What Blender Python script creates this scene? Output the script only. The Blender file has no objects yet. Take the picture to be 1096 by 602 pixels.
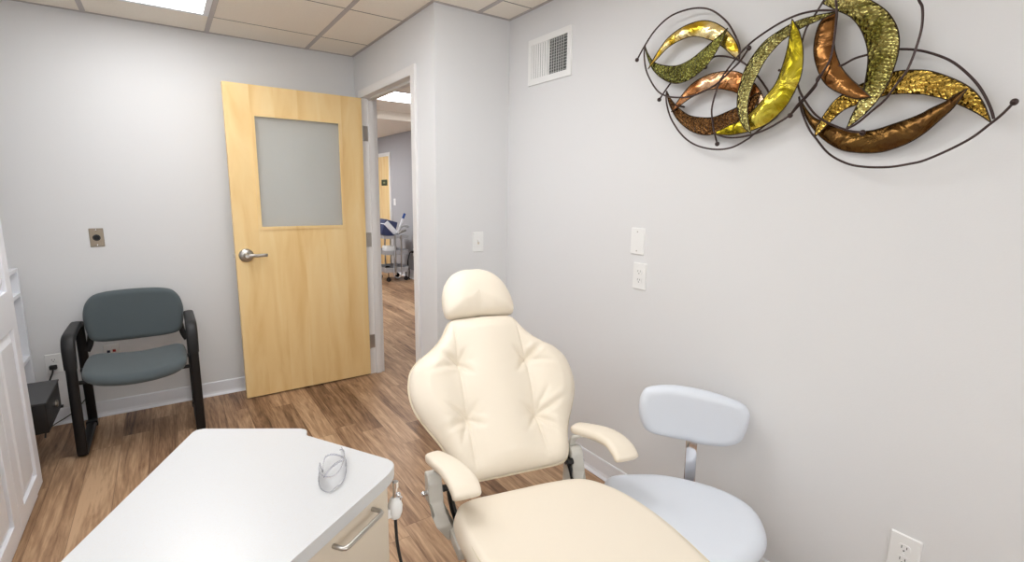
import bpy, bmesh, math, random
from mathutils import Vector, Matrix
C = bpy.context.scene.collection
# ---------------- camera ----------------
cam_d = bpy.data.cameras.new('camera'); cam = bpy.data.objects.new('camera', cam_d); C.objects.link(cam)
bpy.context.scene.camera = cam
PITCH, YAW, ROLL, CH = .17391, .60811, .01495, 1.44689
F_ = Vector((math.sin(YAW)*math.cos(PITCH), math.cos(YAW)*math.cos(PITCH), -math.sin(PITCH)))
R0 = Vector((math.cos(YAW), -math.sin(YAW), 0)); U0 = R0.cross(F_)
R_ = R0*math.cos(ROLL)+U0*math.sin(ROLL); U_ = -R0*math.sin(ROLL)+U0*math.cos(ROLL)
M = Matrix((R_, U_, -F_)).transposed().to_4x4(); M.translation = (0, 0, CH)
cam.matrix_world = M
cam_d.sensor_width = 36; cam_d.sensor_fit = 'HORIZONTAL'; cam_d.lens = 533.22411/1096*36; cam_d.clip_start = .02
# ---------------- world, exposure ----------------
w = bpy.data.worlds.new('world'); bpy.context.scene.world = w; w.use_nodes = True
w.node_tree.nodes['Background'].inputs[0].default_value = (.8, .85, .9, 1); w.node_tree.nodes['Background'].inputs[1].default_value = .3
vs = bpy.context.scene.view_settings
vs.view_transform = 'Standard'; vs.look = 'None'; vs.gamma = 1; vs.use_curve_mapping = False; vs.exposure = .4
# ---------------- helpers ----------------
def srgb(r, g, b):
    f = lambda c: (c/255/12.92 if c/255 <= .04045 else ((c/255+.055)/1.055)**2.4)
    return (f(r), f(g), f(b), 1)
def mat(name, col, rough=.5, metal=0, bump=0, bscale=80, var=0, vscale=8, spec=.5, coat=0, sheen=0, trans=0, emit=None, estr=0, ior=1.45):
    m = bpy.data.materials.new(name); m.use_nodes = True; nt = m.node_tree; b = nt.nodes['Principled BSDF']
    b.inputs['Base Color'].default_value = col; b.inputs['Roughness'].default_value = rough; b.inputs['Metallic'].default_value = metal
    b.inputs['Specular IOR Level'].default_value = spec; b.inputs['Coat Weight'].default_value = coat
    b.inputs['Sheen Weight'].default_value = sheen; b.inputs['Transmission Weight'].default_value = trans; b.inputs['IOR'].default_value = ior
    if emit: b.inputs['Emission Color'].default_value = emit; b.inputs['Emission Strength'].default_value = estr
    tc = nt.nodes.new('ShaderNodeTexCoord')
    if bump:
        n = nt.nodes.new('ShaderNodeTexNoise'); n.inputs['Scale'].default_value = bscale; n.inputs['Detail'].default_value = 3
        bp = nt.nodes.new('ShaderNodeBump'); bp.inputs['Strength'].default_value = bump; bp.inputs['Distance'].default_value = .002
        nt.links.new(tc.outputs['Object'], n.inputs['Vector']); nt.links.new(n.outputs['Fac'], bp.inputs['Height']); nt.links.new(bp.outputs[0], b.inputs['Normal'])
    if var:
        n = nt.nodes.new('ShaderNodeTexNoise'); n.inputs['Scale'].default_value = vscale; n.inputs['Detail'].default_value = 4
        mx = nt.nodes.new('ShaderNodeMix'); mx.data_type = 'RGBA'
        mx.inputs[6].default_value = tuple(c*(1-var) for c in col[:3])+(1,); mx.inputs[7].default_value = tuple(min(1, c*(1+var)) for c in col[:3])+(1,)
        nt.links.new(tc.outputs['Object'], n.inputs['Vector']); nt.links.new(n.outputs['Fac'], mx.inputs[0]); nt.links.new(mx.outputs[2], b.inputs['Base Color'])
    return m
class G:  # tiny node-graph helper
    def __init__(s, m): s.t = m.node_tree
    def n(s, k, **kw):
        x = s.t.nodes.new(k)
        for a, v in kw.items(): setattr(x, a, v)
        return x
    def math(s, op, a, b=None, c=None):
        x = s.n('ShaderNodeMath', operation=op)
        for i, v in enumerate((a, b, c)):
            if v is None: continue
            if isinstance(v, (int, float)): x.inputs[i].default_value = v
            else: s.t.links.new(v, x.inputs[i])
        return x.outputs[0]
    def l(s, a, b): s.t.links.new(a, b)
    def ramp(s, fac, stops):
        x = s.n('ShaderNodeValToRGB'); e = x.color_ramp.elements
        while len(e) < len(stops): e.new(.5)
        for i, (p, c) in enumerate(stops): e[i].position = p; e[i].color = c
        s.l(fac, x.inputs[0]); return x.outputs[0]
def tag(o, label=None, cat=None, group=None, kind=None):
    if label: o['label'] = label
    if cat: o['category'] = cat
    if group: o['group'] = group
    if kind: o['kind'] = kind
    return o
def thing(name, label, cat, loc=(0, 0, 0), rotz=0, group=None, kind=None):
    o = bpy.data.objects.new(name, None); C.objects.link(o); o.empty_display_size = .05
    o.location = loc; o.rotation_euler = (0, 0, rotz); return tag(o, label, cat, group, kind)
def obj(name, bm, m, parent=None, smooth=False, angle=40):
    me = bpy.data.meshes.new(name); bmesh.ops.recalc_face_normals(bm, faces=bm.faces[:]); bm.to_mesh(me); bm.free()
    ms = m if isinstance(m, (list, tuple)) else [m]
    for x in ms: me.materials.append(x)
    if smooth:
        for p in me.polygons: p.use_smooth = True
        if angle: me.set_sharp_from_angle(angle=math.radians(angle))
    o = bpy.data.objects.new(name, me); C.objects.link(o)
    if parent:   # parents sit unscaled; the meshes are written in the parent's own space
        o.parent = parent
    return o
def bm_new(): return bmesh.new()
def box(bm, x0, x1, y0, y1, z0, z1, bev=0, seg=2, M=None, mi=0):
    r = bmesh.ops.create_cube(bm, size=1); vs_ = r['verts']
    for v in vs_: v.co = Vector((x0+(v.co.x+.5)*(x1-x0), y0+(v.co.y+.5)*(y1-y0), z0+(v.co.z+.5)*(z1-z0)))
    fs = set(f for v in vs_ for f in v.link_faces)
    for f in fs: f.material_index = mi
    if bev:
        es = list(set(e for v in vs_ for e in v.link_edges))
        rr = bmesh.ops.bevel(bm, geom=es, offset=bev, segments=seg, affect='EDGES', profile=.5)
        vs_ = list(set(v for f in rr['faces'] for v in f.verts) | set(v for v in vs_ if v.is_valid))
        for f in rr['faces']: f.material_index = mi
    if M is not None:
        for v in vs_: v.co = M @ v.co
    return bm
def B(*a, **k): return box(bm_new(), *a, **k)
def prism(bm, pts, z0, z1, bev=0, seg=2, M=None):
    lo = [bm.verts.new((x, y, z0)) for x, y in pts]; hi = [bm.verts.new((x, y, z1)) for x, y in pts]; n = len(pts)
    f1 = bm.faces.new(lo[::-1]); f2 = bm.faces.new(hi)
    sd = [bm.faces.new((lo[i], lo[(i+1) % n], hi[(i+1) % n], hi[i])) for i in range(n)]
    vs_ = lo+hi
    if bev:
        es = list(set(list(f1.edges)+list(f2.edges)))
        rr = bmesh.ops.bevel(bm, geom=es, offset=bev, segments=seg, affect='EDGES', profile=.5)
        vs_ = list(set(v for f in rr['faces'] for v in f.verts) | set(v for v in vs_ if v.is_valid))
    if M is not None:
        for v in vs_: v.co = M @ v.co
    return bm
def round_poly(pts, rad, n=6):
    out = []; N = len(pts)
    for i in range(N):
        p = Vector(pts[i]); a = Vector(pts[i-1])-p; b = Vector(pts[(i+1) % N])-p
        r = rad[i] if isinstance(rad, (list, tuple)) else rad
        r = min(r, a.length*.45, b.length*.45)
        if r <= 0: out.append(tuple(p)); continue
        A = p+a.normalized()*r; Bq = p+b.normalized()*r
        for k in range(n+1):
            t = k/n; q = A*(1-t)**2+p*2*t*(1-t)+Bq*t*t; out.append(tuple(q))
    return out
def crom(pts, n, closed=False):
    P = [Vector(p) for p in pts]; N = len(P); out = []
    segs = N if closed else N-1
    for i in range(segs):
        if closed: a, b, c, d = P[i-1], P[i], P[(i+1) % N], P[(i+2) % N]
        else: a, b, c, d = P[max(i-1, 0)], P[i], P[i+1], P[min(i+2, N-1)]
        for k in range(n):
            t = k/n
            out.append(.5*((2*b)+(c-a)*t+(2*a-5*b+4*c-d)*t*t+(3*b-a-3*c+d)*t**3))
    if not closed: out.append(P[-1].copy())
    return out
def tube(bm, pts, r, seg=10, sm=0, closed=False, b=None, up=None, cap=True, rfun=None):
    """round (or, with b and up, oval) tube along pts; b = half size along up"""
    P = crom(pts, sm, closed) if sm else [Vector(p) for p in pts]
    N = len(P); rings = []; ref = Vector(up) if up else None; prev = None
    for i in range(N):
        if closed: t = P[(i+1) % N]-P[i-1]
        else: t = P[min(i+1, N-1)]-P[max(i-1, 0)]
        t.normalize()
        if ref is not None: v = ref-t*ref.dot(t)
        else:
            if prev is None: prev = Vector((0, 0, 1)) if abs(t.z) < .9 else Vector((1, 0, 0))
            v = prev-t*prev.dot(t)
        if v.length < 1e-5: v = Vector((1, 0, 0))-t*t.x
        v.normalize(); prev = v; u = t.cross(v)
        rr = r*(rfun(i/(N-1)) if rfun else 1); bb = (b if b else r)*(rfun(i/(N-1)) if rfun else 1)
        ring = []
        for k in range(seg):
            a = 2*math.pi*k/seg; ca, sa = math.cos(a), math.sin(a)
            if b:  # squarish oval
                e = .6; ca = math.copysign(abs(ca)**e, ca); sa = math.copysign(abs(sa)**e, sa)
            ring.append(bm.verts.new(P[i]+u*(rr*ca)+v*(bb*sa)))
        rings.append(ring)
    for i in range(N if closed else N-1):
        A, Bq = rings[i], rings[(i+1) % N]
        for k in range(seg): bm.faces.new((A[k], A[(k+1) % seg], Bq[(k+1) % seg], Bq[k]))
    if cap and not closed: bm.faces.new(rings[0][::-1]); bm.faces.new(rings[-1])
    return bm
def ball(bm, c, r, sx=1, sy=1, sz=1, n=12):
    rr = bmesh.ops.create_uvsphere(bm, u_segments=n, v_segments=n//2+2, radius=r)
    for v in rr['verts']: v.co = Vector((v.co.x*sx, v.co.y*sy, v.co.z*sz))+Vector(c)
    return bm
def cyl(bm, a, b, r, seg=20, r2=None):
    a = Vector(a); b = Vector(b)
    return tube(bm, [a, b], r, seg=seg, rfun=(lambda t: 1+(r2/r-1)*t) if r2 else None)
def lathe(bm, prof, seg=24, M=None):
    rings = []
    for r, z in prof:
        rings.append([bm.verts.new((r*math.cos(2*math.pi*k/seg), r*math.sin(2*math.pi*k/seg), z)) for k in range(seg)])
    for A, Bq in zip(rings, rings[1:]):
        for k in range(seg): bm.faces.new((A[k], A[(k+1) % seg], Bq[(k+1) % seg], Bq[k]))
    bm.faces.new(rings[0][::-1]); bm.faces.new(rings[-1])
    if M is not None:
        for r in rings:
            for v in r: v.co = M @ v.co
    return bm
def cushion(bm, outline, hf, hb, Rf, Rb, mapf, disp=None, rings=14, center=None, smooth_n=6, crown=0):
    """upholstered pad: outline (u,v) closed smooth curve; hf/hb front/back heights; mapf(u,v,w)->xyz"""
    O = [Vector((p[0], p[1])) for p in (crom([(a, b_, 0) for a, b_ in outline], smooth_n, True) if smooth_n else outline)]
    c = Vector(center) if center else sum(O, Vector((0, 0)))/len(O)
    n = len(O)
    def side(h, R, sgn, dsp):
        out = []
        for i in range(1, rings+1):
            t = (i/rings)
            sc = 1-(t**1.8) if dsp is None else 1-(.55*t+.45*t*t)
            if i == rings: out.append(None); break
            ring = []
            for p in O:
                d = (1-sc)*(p-c).length; q = c+(p-c)*sc
                e = min(d/R, 1); z = h*math.sqrt(max(0, 1-(1-e)**2))+crown*h*(1-sc*sc)
                if dsp: z += dsp(q.x, q.y)*min(1, d/(R*.9))
                ring.append(bm.verts.new(mapf(q.x, q.y, sgn*z)))
            out.append(ring)
        z = h*(1+crown)+(dsp(c.x, c.y) if dsp else 0)
        return out[:-1], bm.verts.new(mapf(c.x, c.y, sgn*z))
    base = [bm.verts.new(mapf(p.x, p.y, 0)) for p in O]
    for h, R, sgn, dsp in ((hf, Rf, 1, disp), (hb, Rb, -1, None)):
        rs, cv = side(h, R, sgn, dsp); prev = base
        for r in rs:
            for k in range(n):
                a = (prev[k], prev[(k+1) % n], r[(k+1) % n], r[k]); bm.faces.new(a if sgn > 0 else a[::-1])
            prev = r
        for k in range(n):
            a = (prev[k], prev[(k+1) % n], cv); bm.faces.new(a if sgn > 0 else a[::-1])
    return bm
def copy_tree(o, parent=None):
    c = o.copy(); C.objects.link(c); c.parent = parent
    for ch in [x for x in bpy.data.objects if x.parent == o]: copy_tree(ch, c)
    return c
# ---------------- materials ----------------
M_WALL = mat('wall_paint', srgb(226, 226, 226), .85, bump=.15, bscale=260, spec=.3)
M_CEIL = mat('ceiling_tile', srgb(248, 240, 227), .95, bump=.5, bscale=160, var=.05, vscale=120, spec=.1)
M_TEE = mat('tee_bar', srgb(190, 182, 178), .5)
M_GROOVE = mat('tile_groove', srgb(130, 122, 115), .9)
M_WHITE = mat('white_paint', srgb(236, 238, 243), .35)
M_FRAME = mat('door_frame_paint', srgb(234, 232, 230), .45)
M_PLATE = mat('white_plastic', srgb(240, 240, 238), .35)
M_SLOT = mat('dark_slot', srgb(40, 38, 38), .6)
M_STEEL = mat('brushed_steel', srgb(190, 186, 180), .32, 1, bump=.1, bscale=400)
M_CHROME = mat('chrome', srgb(225, 225, 228), .08, 1)
M_BRASSY = mat('bronze_plate', srgb(150, 138, 122), .38, .85)
M_BLACK = mat('black_plastic', srgb(22, 22, 24), .45, bump=.3, bscale=500)
M_BLKMET = mat('black_metal', srgb(14, 14, 16), .4)
M_FABRIC = mat('grey_green_fabric', srgb(88, 97, 100), .9, bump=.9, bscale=700, var=.12, vscale=500, spec=.2, sheen=.2)
M_CREAM = mat('cream_vinyl', srgb(235, 224, 206), .42, bump=.1, bscale=300, spec=.4)
M_PIPE = mat('cream_piping', srgb(222, 210, 184), .5)
M_STOOL = mat('pale_blue_vinyl', srgb(222, 227, 235), .42, bump=.1, bscale=300, spec=.4)
M_CAST = mat('grey_enamel', srgb(205, 202, 194), .35)
M_RUBBER = mat('black_rubber', srgb(35, 34, 34), .6)
M_LAM = mat('taupe_laminate', srgb(216, 204, 186), .4)
M_PANEL = mat('lamp_diffuser', (1, 1, 1, 1), .5, emit=(.975, .985, 1, 1), estr=6.2)
M_PANEL2 = mat('hall_diffuser', (1, 1, 1, 1), .5, emit=(.98, .99, 1, 1), estr=17)
M_FILL = mat('fill_light_pane', (1, 1, 1, 1), .5, emit=(.93, .97, 1, 1), estr=2.4)  # glowing pane of the added fill window
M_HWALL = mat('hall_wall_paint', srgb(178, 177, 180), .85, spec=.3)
M_ROD = mat('dark_rod', srgb(72, 60, 58), .3, .8)
M_EDGE = mat('dark_leaf_edge', srgb(60, 48, 36), .5, .6)
M_GREYP = mat('grey_plastic', srgb(182, 184, 188), .4)
M_NAVY = mat('navy_plastic', srgb(58, 66, 100), .4)
M_BLUE = mat('blue_grip', srgb(30, 70, 140), .4)
M_RED = mat('red_jack', srgb(150, 30, 25), .5)
M_NAVYJ = mat('blue_jack', srgb(25, 30, 60), .5)
M_GREENS = mat('green_sign', srgb(52, 62, 40), .5)
M_SIGNTXT = mat('sign_lettering', srgb(150, 150, 110), .5)
def quartz():
    m = mat('white_quartz', srgb(240, 240, 240), .28); g = G(m); b = m.node_tree.nodes['Principled BSDF']
    tc = g.n('ShaderNodeTexCoord'); v = g.n('ShaderNodeTexNoise'); v.inputs['Scale'].default_value = 420; v.inputs['Detail'].default_value = 1
    g.l(tc.outputs['Object'], v.inputs['Vector'])
    g.l(g.ramp(v.outputs['Fac'], [(.0, srgb(190, 188, 184)), (.34, srgb(206, 205, 203)), (.42, srgb(204, 205, 206)), (1, srgb(207, 208, 209))]), b.inputs['Base Color']); return m
M_QUARTZ = quartz()
def wood_floor():
    m = mat('plank_floor', (1, 1, 1, 1), .42, spec=.4); g = G(m); b = m.node_tree.nodes['Principled BSDF']
    tc = g.n('ShaderNodeTexCoord'); sp = g.n('ShaderNodeSeparateXYZ'); g.l(tc.outputs['Object'], sp.inputs[0])
    W = .1325; L = 1.1
    xs = g.math('DIVIDE', g.math('ADD', sp.outputs[0], 20-.0765), W); row = g.math('FLOOR', xs); fx = g.math('FRACT', xs)
    wn = g.n('ShaderNodeTexWhiteNoise', noise_dimensions='1D'); g.l(row, wn.inputs['W'])
    ys = g.math('ADD', g.math('DIVIDE', g.math('ADD', sp.outputs[1], 30), L), g.math('MULTIPLY', wn.outputs['Value'], 7.3)); col = g.math('FLOOR', ys); fy = g.math('FRACT', ys)
    cb = g.n('ShaderNodeCombineXYZ'); g.l(row, cb.inputs[0]); g.l(col, cb.inputs[1])
    w2 = g.n('ShaderNodeTexWhiteNoise', noise_dimensions='2D'); g.l(cb.outputs[0], w2.inputs['Vector'])
    # grain, shifted per plank
    cv = g.n('ShaderNodeCombineXYZ'); g.l(g.math('ADD', g.math('MULTIPLY', sp.outputs[0], 1), g.math('MULTIPLY', w2.outputs['Value'], 9)), cv.inputs[0]); g.l(g.math('MULTIPLY', sp.outputs[1], .075), cv.inputs[1]); g.l(w2.outputs['Value'], cv.inputs[2])
    n1 = g.n('ShaderNodeTexNoise'); n1.inputs['Scale'].default_value = 16; n1.inputs['Detail'].default_value = 7; n1.inputs['Roughness'].default_value = .66; n1.inputs['Distortion'].default_value = 1.3; g.l(cv.outputs[0], n1.inputs['Vector'])
    n2 = g.n('ShaderNodeTexNoise'); n2.inputs['Scale'].default_value = 110; n2.inputs['Detail'].default_value = 3; g.l(cv.outputs[0], n2.inputs['Vector'])
    f = g.math('ADD', g.math('ADD', g.math('MULTIPLY', n1.outputs['Fac'], .78), g.math('MULTIPLY', n2.outputs['Fac'], .3)), g.math('MULTIPLY', g.math('SUBTRACT', w2.outputs['Value'], .5), .2))
    c = g.ramp(f, [(.3, srgb(84, 59, 43)), (.43, srgb(131, 99, 74)), (.56, srgb(169, 135, 104)), (.7, srgb(202, 168, 134))])
    ex = g.math('MINIMUM', fx, g.math('SUBTRACT', 1, fx)); ey = g.math('MINIMUM', fy, g.math('SUBTRACT', 1, fy))
    seam = g.math('MINIMUM', g.math('MULTIPLY', ex, W), g.math('MULTIPLY', ey, L)); sf = g.math('LESS_THAN', seam, .0012)
    mx = g.n('ShaderNodeMix', data_type='RGBA'); g.l(g.math('MULTIPLY', sf, .55), mx.inputs[0]); g.l(c, mx.inputs[6]); mx.inputs[7].default_value = srgb(80, 54, 36)
    g.l(mx.outputs[2], b.inputs['Base Color'])
    bp = g.n('ShaderNodeBump'); bp.inputs['Strength'].default_value = .15; bp.inputs['Distance'].default_value = .001; g.l(n2.outputs['Fac'], bp.inputs['Height']); g.l(bp.outputs[0], b.inputs['Normal'])
    return m
M_FLOOR = wood_floor()
def maple():
    m = mat('maple_veneer', (1, 1, 1, 1), .38, spec=.4); g = G(m); b = m.node_tree.nodes['Principled BSDF']
    tc = g.n('ShaderNodeTexCoord'); sp = g.n('ShaderNodeSeparateXYZ'); g.l(tc.outputs['Object'], sp.inputs[0])
    strip = g.math('FLOOR', g.math('DIVIDE', g.math('ADD', sp.outputs[0], 5), .147))
    cv = g.n('ShaderNodeCombineXYZ'); g.l(g.math('ADD', sp.outputs[0], g.math('MULTIPLY', strip, 1.37)), cv.inputs[0]); g.l(sp.outputs[1], cv.inputs[1]); g.l(g.math('MULTIPLY', sp.outputs[2], .16), cv.inputs[2])
    n1 = g.n('ShaderNodeTexNoise'); n1.inputs['Scale'].default_value = 9; n1.inputs['Detail'].default_value = 6; n1.inputs['Distortion'].default_value = .8; g.l(cv.outputs[0], n1.inputs['Vector'])
    wn = g.n('ShaderNodeTexWhiteNoise', noise_dimensions='1D'); g.l(strip, wn.inputs['W'])
    f = g.math('ADD', n1.outputs['Fac'], g.math('MULTIPLY', g.math('SUBTRACT', wn.outputs['Value'], .5), .06))
    g.l(g.ramp(f, [(.25, srgb(232, 192, 128)), (.5, srgb(243, 210, 150)), (.8, srgb(249, 223, 170))]), b.inputs['Base Color']); return m
M_MAPLE = maple()
def glass(name, tint, rough=0, bright_mix=0):
    m = bpy.data.materials.new(name); m.use_nodes = True; g = G(m); nt = m.node_tree; nt.nodes.remove(nt.nodes['Principled BSDF'])
    tr = g.n('ShaderNodeBsdfTransparent'); tr.inputs[0].default_value = tint; gl = g.n('ShaderNodeBsdfGlossy'); gl.inputs['Roughness'].default_value = rough+.02
    fr = g.n('ShaderNodeFresnel'); mx = g.n('ShaderNodeMixShader'); g.l(fr.outputs[0], mx.inputs[0]); g.l(tr.outputs[0], mx.inputs[1]); g.l(gl.outputs[0], mx.inputs[2])
    
    if bright_mix:
        df = g.n('ShaderNodeBsdfDiffuse'); df.inputs[0].default_value = (.9, .9, .88, 1); m2 = g.n('ShaderNodeMixShader'); m2.inputs[0].default_value = bright_mix  # white diffuse mixed in, brightening the glass as a reflection would
        g.l(mx.outputs[0], m2.inputs[1]); g.l(df.outputs[0], m2.inputs[2]); mx = m2
    g.l(mx.outputs[0], nt.nodes['Material Output'].inputs[0]); return m
M_GLASS = glass('door_glass', (.97, .98, .96, 1), 0, .3); M_LENS = glass('clear_polycarbonate', (.985, .985, .99, 1))
M_LENSRIM = mat('clear_rim', srgb(225, 225, 232), .12, spec=.6, trans=.8)
def leaf_mat(name, stops, hammered, rough=.24, scale=8, hs=75):
    m = mat(name, (1, 1, 1, 1), rough, .93); g = G(m); b = m.node_tree.nodes['Principled BSDF']
    tc = g.n('ShaderNodeTexCoord'); n = g.n('ShaderNodeTexNoise'); n.inputs['Scale'].default_value = scale; n.inputs['Detail'].default_value = 3; n.inputs['Distortion'].default_value = .6
    g.l(tc.outputs['Object'], n.inputs['Vector']); g.l(g.ramp(n.outputs['Fac'], stops), b.inputs['Base Color'])
    bp = g.n('ShaderNodeBump')
    if hammered:
        b.inputs['Roughness'].default_value = .17
        v = g.n('ShaderNodeTexVoronoi', feature='F1'); v.inputs['Scale'].default_value = hs*1.15; g.l(tc.outputs['Object'], v.inputs['Vector']); g.l(v.outputs['Distance'], bp.inputs['Height'])
        bp.inputs['Strength'].default_value = 1; bp.inputs['Distance'].default_value = .0065
    else:
        v = g.n('ShaderNodeTexNoise'); v.inputs['Scale'].default_value = 14; v.inputs['Distortion'].default_value = 1.5; g.l(tc.outputs['Object'], v.inputs['Vector']); g.l(v.outputs['Fac'], bp.inputs['Height'])
        bp.inputs['Strength'].default_value = .5; bp.inputs['Distance'].default_value = .02
    g.l(bp.outputs[0], b.inputs['Normal']); return m
LM = {
 'gold_smooth': leaf_mat('gold_leaf', [(.36, srgb(150, 112, 24)), (.5, srgb(210, 174, 50)), (.64, srgb(246, 228, 170))], 0),
 'green_hammered': leaf_mat('moss_hammered', [(.3, srgb(84, 82, 38)), (.7, srgb(140, 140, 72))], 1, hs=90),
 'copper_smooth': leaf_mat('copper_leaf', [(.36, srgb(150, 88, 40)), (.5, srgb(214, 150, 96)), (.64, srgb(250, 214, 178))], 0),
 'bronze_hammered': leaf_mat('bronze_hammered', [(.3, srgb(84, 58, 32)), (.7, srgb(132, 94, 54))], 1, hs=100),
 'olive_hammered': leaf_mat('olive_hammered', [(.3, srgb(128, 122, 66)), (.7, srgb(190, 184, 122))], 1, hs=90),
 'lime_smooth': leaf_mat('lime_leaf', [(.34, srgb(104, 92, 18)), (.5, srgb(168, 152, 32)), (.66, srgb(222, 204, 84))], 0),
 'brown_smooth': leaf_mat('brown_leaf', [(.3, srgb(104, 66, 34)), (.7, srgb(170, 122, 70))], 0),
 'green_wide_hammered': leaf_mat('green_gold_hammered', [(.35, srgb(104, 98, 42)), (.6, srgb(214, 202, 130))], 1, hs=80),
 'gold_hammered': leaf_mat('gold_hammered', [(.3, srgb(130, 100, 34)), (.7, srgb(232, 196, 96))], 1, hs=85),
 'brown_long_smooth': leaf_mat('umber_leaf', [(.3, srgb(78, 50, 30)), (.7, srgb(108, 80, 38))], 0)}
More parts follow.
